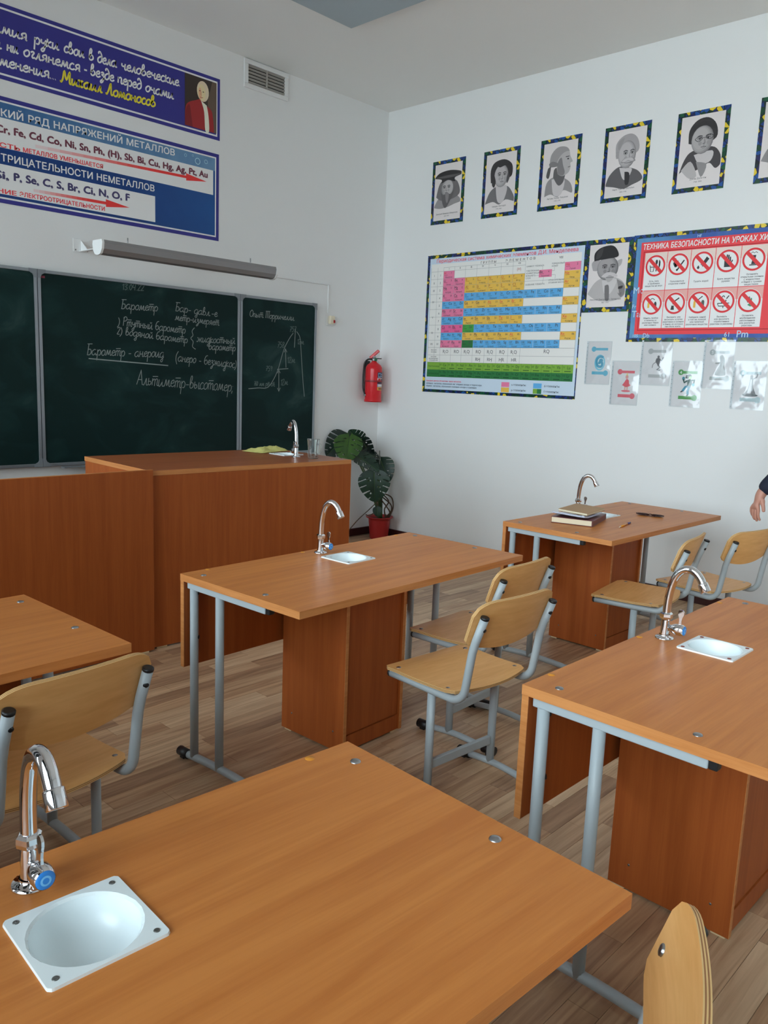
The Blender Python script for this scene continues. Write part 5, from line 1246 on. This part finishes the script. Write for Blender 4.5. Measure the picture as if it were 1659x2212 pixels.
# ================================================================== board lamp on two wall brackets
M_LAMPG = mat('silver_grey_lamp_housing', (142, 140, 142), 0.38, 0.35)
bl = tag(empty('board_lamp', (2.386, 4.60, 2.086)), 'long grey strip lamp on white wall brackets above the chalkboard', 'lamp')
prof = [(-.050, .080), (.050, .080), (.056, .062), (.050, .030), (.032, .006), (.012, .0), (-.012, .0), (-.032, .006), (-.050, .030), (-.056, .062)]
MX = Matrix(((0, 0, 1, 0), (1, 0, 0, 0), (0, 1, 0, 0), (0, 0, 0, 1)))
MB().prism(prof, .014, 1.286, MX).build('housing', M_LAMPG, bl)
for a, b_ in ((0, .0135), (1.2865, 1.30)):
    MB().prism([(x * 1.06, y * 1.06 - .003) for x, y in prof], a, b_, MX).build('end_cap', M_WHITE, bl)
for x in (.194, 1.104):
    br = MB().rbox(x - .016, x + .016, -.02, .588, .0815, .0875, .002).build('bracket_arm', M_WHITE, bl)
    MB().rbox(x - .055, x + .055, .584, .5885, .078, .160, .002).build('wall_plate', M_WHITE, br)
    for dx in (-.04, .04):
        MB().lathe([(.005, 0), (.004, .002), (0, .0025)], 10, Matrix.Translation((x + dx, .5839, .090)) @ Matrix.Rotation(PI / 2, 4, 'X')).build('screw', M_DSTEEL, br)
    MB().prism([(.588, .0875), (.588, .155), (.50, .0875)], x - .003, x + .003, MX).build('gusset', M_WHITE, br)
    MB().tube([(x, .0, .078), (x, .0, .118)], .004, 8).build('hanger_bolt', M_STEEL, br)
# cable channel and switch
ch = tag(empty('cable_channel', (4.17, YW, 2.192)), 'thin white cable channel running from the strip lamp to the switch', 'cable channel')
MB().rbox(-.25, .585, -.012, -.0005, -.006, .006, .002).build('channel_run', M_WHITE, ch)
MB().rbox(.573, .585, -.012, -.0005, -.235, -.006, .002).build('channel_drop', M_WHITE, ch)
sw = tag(empty('wall_switch', (4.772, YW, 1.90)), 'small cream wall switch with a red light at the end of the cable channel', 'switch')
MB().rbox(-.045, .040, -.006, -.0005, -.045, .045, .003).build('mount_plate', M_WHITE, sw)
MB().rbox(-.020, .030, -.040, -.006, -.030, .038, .006).build('housing', M_CREAM, sw)
MB().rbox(.012, .028, -.046, -.038, -.020, .004, .002).build('indicator', mat('red_indicator', (170, 20, 24), .35), sw)

# ================================================================== ventilation grille
vg = tag(empty('ventilation_grille', (4.062, YW, 3.603)), 'white rectangular ventilation grille with dusty slats high on the front wall', 'vent')
hw, hh = .208, .098
for a in ((-hw, hw, -hh, -hh + .032), (-hw, hw, hh - .032, hh), (-hw, -hw + .036, -hh + .032, hh - .032), (hw - .036, hw, -hh + .032, hh - .032)):
    MB().rbox(a[0], a[1], -.016, -.0005, a[2], a[3], .003).build('frame', M_WHITE, vg)
MB().box(-hw + .036, hw - .036, -.003, -.001, -hh + .032, hh - .032).build('duct_back', mat('duct_dark', (44, 44, 44), .9), vg)
M_SLAT = mat('dusty_slat', (176, 172, 166), .6)
for k in range(6):
    z = -hh + .042 + k * .0225
    Ms = Matrix.Translation((0, -.009, z)) @ Matrix.Rotation(math.radians(-35), 4, 'X')
    MB().rbox(-hw + .0365, hw - .0365, -.009, .009, -.0012, .0012, .0006, 1, M=Ms).build('slat', M_SLAT, vg)
MB().rbox(-.006, .006, -.0165, -.0155 + .010, -hh + .032, hh - .032, .002).build('centre_bar', M_SLAT, vg)
# ================================================================== ceiling lamp panel (off)
cl = tag(empty('ceiling_panel_lamp', (3.636, 3.545, ZC)), 'flat grey ceiling lamp panel switched off at the top edge', 'lamp')
MB().rbox(-.298, .298, -.598, .598, -.040, -.0005, .004).build('frame', mat('pale_grey_lamp_frame', (196, 200, 202), .5), cl)
MB().rbox(-.290, .290, -.590, .590, -.044, -.0401, .001).build('diffuser', mat('grey_prismatic_diffuser', (168, 182, 190), .5), cl)

# ================================================================== fire extinguisher
fe = tag(empty('fire_extinguisher', (5.235, 5.092, 1.222)), 'red fire extinguisher with black hose hanging in the room corner', 'extinguisher')
R = .074
MB().lathe([(0, .004), (R * .92, .004), (R * 1.06, 0), (R * 1.06, .018), (R, .024), (R, .285), (R * .97, .305), (R * .80, .326), (R * .5, .342), (.024, .350), (.020, .362)], 32).build('cylinder', M_RED, fe)
MB().lathe([(.021, .360), (.023, .364), (.023, .380), (.017, .384), (.015, .402)], 20).build('valve', M_STEEL, fe)
MB().rbox(-.012, .012, -.066, .030, .378, .386, .003, M=Matrix.Rotation(math.radians(38), 4, 'Z')).build('carry_handle', M_BLACK, fe)
Mh = Matrix.Rotation(math.radians(38), 4, 'Z') @ Matrix.Translation((0, .02, .392)) @ Matrix.Rotation(math.radians(-42), 4, 'X')
MB().rbox(-.013, .013, -.085, .018, -.008, .018, .005, M=Mh).build('squeeze_lever', M_RED, fe)
MB().lathe([(0, .004), (.014, .003), (.015, -.008)], 16, Matrix.Translation((-.004, -.026, .372)) @ Matrix.Rotation(PI / 2, 4, 'X')).build('gauge', mat('green_gauge', (40, 110, 80), .3), fe)
A0 = math.radians(150)
hx, hy = math.cos(A0), math.sin(A0)
hp = [(hx * .02, hy * .02, .374), (hx * .055, hy * .055, .372), (hx * .085, hy * .085, .340), (hx * .094, hy * .094, .27), (hx * .096, hy * .096, .19), (hx * .092, hy * .092, .11), (hx * .082 - .0, hy * .082 - .012, .062)]
MB().tube(catmull(hp, 6), .0075, 10).build('hose', M_BLACK, fe)
MB().tube([(hx * .082, hy * .082 - .012, .066), (hx * .080, hy * .080 - .015, .050)], .009, 10).build('hose_tip', M_STEEL, fe)
AL0, AL1 = math.radians(252), math.radians(322)
lb = MB()
for (z0, z1, mi) in ((.105, .132, 3), (.134, .160, 1), (.162, .182, 0), (.186, .212, 2), (.214, .262, 0)):
    lb.lathe([(R + .0008, z0), (R + .0008, z1)], 12, a0=AL0, a1=AL1, mi=mi)
for (z0, z1, a, b_, mi) in ((.190, .208, .08, .40, 4), (.218, .256, .06, .42, 1), (.226, .248, .12, .36, 0), (.138, .156, .1, .9, 2), (.222, .232, .5, .92, 1), (.240, .250, .5, .92, 1), (.192, .206, .5, .9, 0), (.112, .124, .15, .85, 5)):
    lb.lathe([(R + .0014, z0), (R + .0014, z1)], 8, a0=AL0 + (AL1 - AL0) * a, a1=AL0 + (AL1 - AL0) * b_, mi=mi)
lb.build('printed_label', [mat('label_navy', (30, 34, 60), .4), mat('label_pale_blue', (150, 170, 200), .4), mat('label_white', (226, 226, 222), .4), mat('label_amber', (224, 160, 70), .4), mat('label_red', (206, 40, 40), .4), mat('label_brown', (120, 60, 30), .4)], fe)
MB().lathe([(R + .003, .176), (R + .0035, .178), (R + .0035, .190), (R + .003, .192)], 32).build('strap', mat('dark_red_strap', (150, 20, 28), .4), fe)
MB().rbox(-.02, .02, R - .006, .0965, .05, .36, .003).build('wall_bracket', M_BLACK, fe)

# ================================================================== potted monstera in the corner
PX, PY = 5.235, 4.955
pl = tag(empty('potted_monstera', (PX, PY, 0)), 'monstera with large split leaves in a red plastic pot in the corner', 'plant')
M_POT = mat('terracotta_red_plastic', (168, 34, 34), 0.4)
MB().lathe([(0, .004), (.072, .004), (.080, 0), (.082, .006), (.098, .165), (.100, .185), (.118, .192), (.123, .198), (.122, .204), (.114, .203), (.097, .190), (.092, .175)], 36).build('pot', M_POT, pl)
MB().lathe([(.094, .176), (.06, .182), (0, .186)], 24).build('soil', mat('dry_soil', (60, 46, 36), .95), pl)
def leaf_material(nm, c0, c1):
    m = mat(nm, c0, .38, spec=.5)
    nt, ns, ls, b = nodes_of(m)
    tcn = ns.new('ShaderNodeTexCoord'); nz = ns.new('ShaderNodeTexNoise'); nz.inputs['Scale'].default_value = 14; ls.new(tcn.outputs['Object'], nz.inputs['Vector'])
    r = ramp(ns, [(.35, lin(c1)), (.65, lin(c0))]); ls.new(nz.outputs[0], r.inputs[0]); ls.new(r.outputs[0], b.inputs['Base Color'])
    return m
M_LEAF = [leaf_material('monstera_dark', (30, 62, 44), (20, 46, 34)), leaf_material('monstera_fresh', (62, 98, 32), (44, 78, 26)), leaf_material('monstera_deep', (22, 44, 36), (16, 32, 28))]
M_STEM = mat('green_petiole', (66, 92, 52), .45)
def leaf_mesh(L, W, split=True, fold=.25, droop=.35, seed=0):
    """heart shaped blade with slits: local +y towards the tip, normal +z, base (stalk joint) at the origin"""
    rnd = random.Random(seed)
    nu, nv = 84, 20
    b = MB()
    def half(u):
        # u from -0.22 (lobes behind the stalk) to 1 (tip)
        t = (u + .22) / 1.22
        return W / 2 * (math.sin(PI * min(1, t ** .72)) ** .58) * (1 - .08 * t)
    for side in (-1, 1):
        vs, keep = [], []
        for i in range(nu + 1):
            u = -.22 + 1.22 * i / nu
            for j in range(nv + 1):
                v = j / nv
                w = half(u) * v
                y = L * (u + .10 * v * (1 - u))
                if u < 0: w = max(w, -u * W * .30 * (1 if v > 0 else 1))
                x = side * w
                z = fold * w - droop * L * max(0, u) ** 2 * .5 - .10 * w * w / W
                vs.append((x, y, z))
        fs = []
        ph = rnd.random() * .6
        for i in range(nu):
            u = -.22 + 1.22 * (i + .5) / nu
            for j in range(nv):
                v = (j + .5) / nv
                if split and 0.02 < u < .88:
                    uu = u * 4.6 - v * .55 + ph
                    q_, cell_ = uu % 1.0, int(uu + 40)
                    rr = random.Random(cell_ * 7 + seed * 31 + side)
                    depth, wid_, hole = rr.uniform(.30, .58), rr.uniform(.14, .26), rr.random()
                    if v > depth and q_ < wid_ * (.55 + .75 * (v - depth)): continue
                    if hole > .45 and .20 < v < .42 and abs(q_ - .52) < .11: continue
                k = i * (nv + 1) + j
                fs.append((k, k + 1, k + nv + 2, k + nv + 1) if side > 0 else (k, k + nv + 1, k + nv + 2, k + 1))
        b.add(vs, fs, 0, True)
    return b
def leaf(tip_dir, normal, base, L, W, mi, seed, split=True, fold=.25, droop=.35, name='leaf'):
    y = Vector(tip_dir).normalized(); z = Vector(normal); z = (z - y * z.dot(y)).normalized(); x = y.cross(z)
    M = Matrix(((x.x, y.x, z.x, base[0] - PX), (x.y, y.y, z.y, base[1] - PY), (x.z, y.z, z.z, base[2]), (0, 0, 0, 1)))
    b = leaf_mesh(L, W, split, fold, droop, seed)
    b.v = [tuple(M @ Vector(v)) for v in b.v]
    o = b.build(name, M_LEAF[mi], pl, merge=False)
    sd = o.modifiers.new('thickness', 'SOLIDIFY'); sd.thickness = .0016
    mid_ = [M @ Vector((0, L * t, -droop * L * t * t * .5 + .001)) for t in (0, .25, .5, .75, .97)]
    MB().tube(mid_, [.004, .0035, .0028, .002, .001], 6).build('midrib', M_STEM, o)
    return o
def stalk(base, frm=(0, 0, .18), sag=0.0, r=.0065):
    b0 = Vector(frm); b1 = Vector((base[0] - PX, base[1] - PY, base[2]))
    m_ = b0.lerp(b1, .5) + Vector((0, 0, .06 + sag))
    MB().tube(catmull([tuple(b0), tuple(b0.lerp(m_, .55) + Vector((0, 0, .05))), tuple(m_), tuple(b1)], 6), [r] * 10 + [r * .8] * 9, 8).build('petiole', M_STEM, pl)
TOC = Vector((-.72, -.69, .25))
LEAVES = [  # base, tip direction, normal, length, width, tone, seed
    ((4.925, 5.100, .915), (-.80, .08, -.58), (-.45, -.80, .45), .25, .25, 2, 1),
    ((4.849, 4.979, .927), (-.533, -.40, -.745), (-.60, -.62, .55), .25, .26, 1, 12),
    ((5.054, 5.058, .870), (-.75, -.07, .55), (-.45, -.80, -.20), .17, .18, 0, 3),
    ((5.121, 5.080, .875), (-.038, -.577, -.816), (-.95, .10, .10), .22, .22, 2, 4),
    ((4.925, 4.974, .765), (.317, -.857, -.407), (-.35, -.35, .85), .25, .20, 0, 5),
    ((5.000, 4.815, .630), (-.06, -.12, -.98), (-.74, -.64, .18), .255, .29, 0, 6),
    ((5.223, 4.956, .710), (-.066, -.596, -.80), (-.72, -.55, .35), .21, .21, 0, 7),
    ((5.046, 4.994, .785), (.60, -.70, -.25), (-.40, -.40, .82), .15, .14, 2, 8)]
for (bs, td_, nm, L_, W_, mi, sd_) in LEAVES:
    leaf(td_, nm, bs, L_, W_, mi, sd_, True, .12 if mi == 1 or sd_ == 6 else .22, .25)
    stalk(bs, (random.uniform(-.02, .02), random.uniform(-.02, .02), .18))
leaf((-.09, -.2, -.97), TOC, (5.10, 4.86, .310), .085, .085, 0, 9, False, .1, .2)
stalk((5.10, 4.86, .310), (-.02, -.02, .18), -.06, .003)
M_ROOT = mat('brown_aerial_root', (84, 64, 48), .8)
for k, P_ in enumerate(([(-.06, -.03, .35), (-.16, -.02, .28), (-.27, .0, .20), (-.37, .01, .115)], [(-.07, -.04, .34), (-.12, -.05, .26), (-.18, -.04, .235), (-.21, -.03, .245)],
                        [(.02, -.02, .40), (.06, -.05, .34), (.02, -.04, .27), (.03, -.05, .19)], [(.0, -.03, .38), (.08, -.06, .31), (.075, -.07, .25), (.03, -.05, .2)], [(-.02, -.03, .36), (.03, -.05, .30), (.07, -.06, .24), (.05, -.05, .19)], [(.03, -.03, .41), (.09, -.06, .37), (.10, -.07, .28), (.06, -.06, .19)])):
    MB().tube(catmull(P_, 6), .0045 if k < 2 else .006, 6).build('aerial_root', M_ROOT, pl)
MB().tube(catmull([(0, 0, .18), (.0, -.01, .30), (-.03, -.01, .42), (-.04, .0, .55), (-.10, .03, .72)], 5), .011, 8).build('stem', M_STEM, pl)
MB().tube([(.02, .02, .18), (-.04, -.01, .80)], .005, 8).build('support_stick', mat('grey_stick', (120, 120, 112), .7), pl)

# ================================================================== things on the teacher counter
def cloth_fn(u, v, side):
    x, y = (u - .5) * .27, (v - .5) * .17
    r = math.hypot(x / .135, y / .085)
    e = max(0, 1 - max(abs(2 * u - 1), abs(2 * v - 1)) ** 3)
    h = .003 + .72 * e * (.024 + .030 * noise.noise((u * 4.6, v * 3.4, 1.3)) + .022 * abs(noise.noise((u * 8, v * 6, 5.0))))
    x += .016 * noise.noise((u * 3, v * 3, 7.7)); y += .018 * noise.noise((u * 3, v * 3, 2.2))
    return (x, y, max(.001, h) + (.0018 if side else 0))
ct = MB().sheet(30, 22, cloth_fn, 1).build('cleaning_cloth', mat('yellow_green_cloth', (206, 202, 124), .85, spec=.1), None, on_counter(1.155, 0.135, TH), (0, 0, .25))
tag(ct, 'crumpled yellow cleaning cloth on the teacher counter', 'cloth')
def mug_glass():
    m = bpy.data.materials.new('thin_clear_glass'); m.use_nodes = True
    nt = m.node_tree; ns = nt.nodes; ns.clear()
    o = ns.new('ShaderNodeOutputMaterial'); mx = ns.new('ShaderNodeMixShader')
    t = ns.new('ShaderNodeBsdfTransparent'); g = ns.new('ShaderNodeBsdfGlossy'); g.inputs['Roughness'].default_value = 0.03
    t.inputs['Color'].default_value = (0.90, 0.93, 0.93, 1)
    fr = ns.new('ShaderNodeLayerWeight'); fr.inputs[0].default_value = 0.35
    nt.links.new(fr.outputs['Facing'], mx.inputs[0]); nt.links.new(t.outputs[0], mx.inputs[1]); nt.links.new(g.outputs[0], mx.inputs[2]); nt.links.new(mx.outputs[0], o.inputs[0])
    return m
M_MUG = mug_glass()
mg = tag(empty('glass_mug', on_counter(1.165, 0.615, TH), math.radians(-80)), 'clear glass mug with handle on the teacher counter beside the tap', 'mug')
MB().lathe([(0, .0005), (.030, .0005), (.032, .004), (.0325, .03), (.0335, .07), (.038, .112), (.040, .118), (.0385, .119), (.036, .114), (.0310, .07), (.0300, .030), (.0290, .012), (0, .010)], 32).build('body', M_MUG, mg)
MB().tube(catmull([(.033, 0, .088), (.052, 0, .090), (.062, 0, .068), (.056, 0, .042), (.032, 0, .030)], 6), .0048, 10).build('handle', M_MUG, mg)

# ================================================================== things on the right wall desk
def thing_box(name, parts, loc, rot, label, cat):
    e = tag(empty(name, loc, rot), label, cat)
    for nm, dims, m in parts:
        MB().rbox(*dims, .0012, 1).build(nm, m, e)
    return e
PAPER = mat('cream_book_pages', (226, 214, 186), .8)
COV = mat('maroon_cover', (110, 60, 62), .4)
bk = thing_box('textbook', [('page_block', (-.145, .147, -.105, .107, .003, .030), PAPER), ('back_cover', (-.148, .150, -.110, .110, 0, .0028), COV),
                            ('front_cover', (-.148, .150, -.110, .110, .0302, .033), COV), ('spine', (-.148, .150, -.110, -.1055, .003, .030), COV)],
               (3.858, 2.172, HT + .0006), (0, 0, math.radians(15)), 'thick textbook with cream pages, lowest of the pile on the right wall desk', 'book')
def wavy(u, v, side):
    x, y = (u - .5) * .25, (v - .5) * .18
    z = .0345 + .004 + .006 * math.sin(u * 5 + v * 2) * v + (.012 if u < .2 else 0) * (1 - u / .2) * .6
    return (x, y, z + (.007 if side else 0))
nb = MB().sheet(16, 10, wavy, 4, 0, (1, 2, 1, 0)).build('covered_notebook', [mat('blue_grey_sleeve_cover', (176, 186, 206), .15), mat('white_pages', (226, 228, 230), .7), mat('blue_cover_edge', (70, 110, 190), .4)], None, (3.815, 2.160, HT + .004), (0, 0, math.radians(8)))
tag(nb, 'thin notebook in a shiny clear blue cover, between the textbook and the brown notebook', 'notebook')
bn = tag(empty('brown_notebook', (3.850, 2.155, HT + .066), (math.radians(2), math.radians(-2), math.radians(4))), 'kraft brown notebook lying on top of the pile on the right wall desk', 'notebook')
MB().rbox(-.105, .105, -.082, .082, -.0045, .0045, .001, 1).build('pages', PAPER, bn)
MB().rbox(-.107, .107, -.084, .084, .0046, .0062, .0005, 1).build('cover', mat('kraft_brown_cover', (178, 142, 104), .6), bn)
MB().rbox(-.107, .107, -.084, .084, -.0062, -.0046, .0005, 1).build('back_cover', mat('kraft_brown_cover', (178, 142, 104), .6), bn)
pa = math.atan2(1.968 - 1.925, 4.048 - 3.80)
pn_ = tag(empty('ballpoint_pen', (3.93, 1.945, HT + .0042), pa), 'orange ballpoint pen with blue cap on the right wall desk', 'pen')
MB().tube([(-.055, 0, 0), (.060, 0, 0)], .004, 8).build('barrel', mat('orange_pen_barrel', (226, 150, 40), .35), pn_)
MB().tube([(.061, 0, 0), (.105, 0, 0)], .0052, 8).build('cap', mat('blue_pen_cap', (52, 52, 120), .35), pn_)
MB().tube([(-.085, 0, -.0005), (-.072, 0, -.0003), (-.056, 0, 0)], [.0008, .0022, .0038], 8).build('tip', M_CREAM, pn_)
gl = tag(empty('eyeglasses', (4.372, 2.01, HT), math.radians(-76)), 'dark brown glasses lying on the right wall desk', 'glasses')
M_FRM = mat('tortoise_brown_frame', (52, 26, 24), .25)
for sx in (-1, 1):
    oval = [(sx * .040 + .032 * math.cos(a), -.014 * math.sin(a), .0085 + .005 * math.sin(a)) for a in [2 * PI * k / 20 for k in range(21)]]
    rm = MB().tube(oval, .0032, 8, caps=False).build('rim', M_FRM, gl)
    MB().add([(x, y, z) for x, y, z in oval[:-1]], [list(range(20))]).build('lens', mat('dark_brown_lens', (48, 28, 26), .1), rm)
    MB().tube(catmull([(sx * .072, -.006, .010), (sx * .075, -.010, .010), (sx * .045, -.016, .006), (-sx * .030, -.018, .004)], 5), .0028, 8).build('temple', M_FRM, gl)
MB().tube([(-.009, 0, .010), (0, -.003, .012), (.009, 0, .010)], .003, 8).build('bridge', M_FRM, gl)
# ================================================================== person walking past at the right edge: only a hand is in the picture
def skin_mesh(name, verts, edges, radii, m, parent, sub=2, root=0):
    me = bpy.data.meshes.new(name)
    me.from_pydata(verts, edges, [])
    o = bpy.data.objects.new(name, me); COL.objects.link(o)
    o.modifiers.new('skin', 'SKIN')
    for i, r in enumerate(radii):
        sv = me.skin_vertices[0].data[i]
        sv.radius = (r, r) if not isinstance(r, tuple) else r
        sv.use_root = (i == root)
    sb = o.modifiers.new('smooth', 'SUBSURF'); sb.levels = sub; sb.render_levels = sub
    bpy.context.view_layer.update()
    dg = bpy.context.evaluated_depsgraph_get()
    m2 = bpy.data.meshes.new_from_object(o.evaluated_get(dg))
    bpy.data.objects.remove(o); bpy.data.meshes.remove(me)
    for p in m2.polygons: p.use_smooth = True
    return link(name, m2, m, parent)
HX, HY = 4.95, 1.20
pe = tag(empty('person', (HX, HY, 0), 0), 'person in a dark navy sleeve walking past by the right wall, only a hand showing', 'person')
M_SKIN = mat('skin', (196, 142, 124), .5); M_JKT = mat('dark_navy_jacket', (24, 32, 52), .8); M_TRS = mat('black_trousers', (24, 24, 28), .85); M_SHOE = mat('black_shoe', (16, 16, 18), .4); M_HAIR = mat('dark_brown_hair', (44, 32, 26), .6)
def W(x, y, z): return (x - HX, y - HY, z)
hand_w = (4.652, 1.521, .885)          # wrist
# body: pelvis, spine, neck, head, two arms to the wrists and two legs to the ankles, then the fingers of each hand
V, E_, Rd = [], [], []
def chain(start, pts, rad):
    prev = start
    for p, r in zip(pts, rad):
        V.append(W(*p)); Rd.append(r)
        if prev is not None: E_.append((prev, len(V) - 1))
        prev = len(V) - 1
    return prev
p0 = chain(None, [(HX, HY, .92)], [(.115, .085)])
ch_ = chain(p0, [(HX, HY, 1.05), (HX, HY + .01, 1.22), (HX, HY + .01, 1.36)], [(.115, .085), (.135, .095), (.115, .080)])
nk = chain(ch_, [(HX, HY + .01, 1.44), (HX, HY + .02, 1.49)], [.05, .048])
hd = chain(nk, [(HX, HY + .035, 1.56), (HX, HY + .035, 1.64)], [(.068, .080), (.062, .072)])
sh_r = chain(ch_, [(HX + .17, HY, 1.36), (HX + .21, HY - .05, 1.12), (HX + .20, HY - .02, .90)], [.055, .046, .030])
sh_l = chain(ch_, [(HX - .17, HY + .02, 1.36), (HX - .24, HY + .16, 1.10), (hand_w[0], hand_w[1], hand_w[2])], [.055, .046, .028])
for s in (-1, 1):
    dy = .16 * s
    chain(p0, [(HX + s * .085, HY, .80), (HX + s * .09, HY + dy * .55, .47), (HX + s * .09, HY + dy, .09)], [.075, .055, .038])
def hand(wi, wpos, fdir, spread, palm_n):
    f = Vector(fdir).normalized(); s = Vector(spread); s = (s - f * s.dot(f)).normalized(); n = f.cross(s) * palm_n
    w = Vector(wpos)
    k1 = chain(wi, [tuple(w + f * .030), tuple(w + f * .068)], [(.030, .017), (.036, .016)])
    for i, (off, ln, r) in enumerate(((-.030, .060, .0085), (-.010, .070, .009), (.011, .066, .0088), (.030, .052, .008))):
        b0 = w + f * .080 + s * off
        b1 = b0 + f * ln * .45 + n * .006; b2 = b0 + f * ln * .78 + n * .018; b3 = b0 + f * ln * .95 + n * .032
        chain(k1, [tuple(b0), tuple(b1), tuple(b2), tuple(b3)], [.0095, r, r * .9, r * .75])
    t0 = w + f * .028 - s * .032
    chain(k1 - 1, [tuple(t0), tuple(t0 + f * .030 - s * .020 + n * .006), tuple(t0 + f * .058 - s * .026 + n * .014)], [.012, .0105, .0085])
hand(sh_l, hand_w, (-.10, .16, -.98), (.55, .80, .1), 1)
hand(sh_r, (HX + .20, HY - .02, .90), (0, .1, -1), (-.2, .95, .1), -1)
skin_mesh('body', V, E_, Rd, M_SKIN, pe)
# clothing: jacket with sleeves, trousers, shoes, hair
V, E_, Rd = [], [], []
p0 = chain(None, [(HX, HY, .80)], [(.165, .128)])
ch_ = chain(p0, [(HX, HY, .92), (HX, HY, 1.05), (HX, HY + .01, 1.22), (HX, HY + .01, 1.36)], [(.160, .125), (.150, .118), (.165, .122), (.145, .105)])
chain(ch_, [(HX, HY + .012, 1.45)], [.062])
hw_ = Vector(hand_w); el = Vector((HX - .24, HY + .16, 1.10))
chain(ch_, [(HX + .18, HY, 1.365), (HX + .215, HY - .05, 1.12), (HX + .205, HY - .022, .925)], [.072, .060, .046])
chain(ch_, [(HX - .18, HY + .02, 1.365), tuple(el), tuple(hw_.lerp(el, .03))], [.072, .060, .046])
skin_mesh('jacket', V, E_, Rd, M_JKT, pe)
V, E_, Rd = [], [], []
p0 = chain(None, [(HX, HY, 1.00)], [(.135, .105)])
p0 = chain(p0, [(HX, HY, .86)], [(.145, .115)])
for s in (-1, 1):
    dy = .16 * s
    chain(p0, [(HX + s * .085, HY + dy * .1, .74), (HX + s * .09, HY + dy * .55, .47), (HX + s * .09, HY + dy * .8, .28), (HX + s * .09, HY + dy, .07)], [.090, .076, .064, .058])
skin_mesh('trousers', V, E_, Rd, M_TRS, pe)
for s in (-1, 1):
    dy = .16 * s
    MB().sheet(10, 16, (lambda dy, s: lambda u, v, side: (s * .09 + (u - .5) * .09 * (1 - .35 * (2 * v - 1) ** 2), dy - .07 + v * .25, (.055 * (1 - v * .45) + .03 * math.sin(PI * u) if side else 0.0)))(dy, s), 1).build('shoe', M_SHOE, pe)
b = MB().lathe([(0, .118), (.05, .112), (.080, .085), (.090, .04), (.086, -.01), (.070, -.05)], 20, Matrix.Translation((0, .016, 1.60)))
b.build('hair', M_HAIR, pe)
for s in (-1, 1):
    MB().lathe([(0, .004), (.008, .002), (.010, -.004)], 12, Matrix.Translation((s * .028, .108, 1.595)) @ Matrix.Rotation(-PI / 2, 4, 'X')).build('eye', mat('dark_eye', (30, 24, 22), .2), pe)
    MB().lathe([(0, .018), (.012, .012), (.020, -.006)], 10, Matrix.Translation((s * .066, .03, 1.585)) @ Matrix.Rotation(s * PI / 2, 4, 'Y')).build('ear', M_SKIN, pe)
MB().lathe([(0, .028), (.010, .016), (.017, -.01)], 10, Matrix.Translation((0, .112, 1.565)) @ Matrix.Rotation(-PI / 2 - .5, 4, 'X')).build('nose', M_SKIN, pe)
MB().tube([(-.022, .108, 1.525), (0, .114, 1.523), (.022, .108, 1.525)], .004, 6).build('mouth', mat('lips', (168, 96, 90), .5), pe)
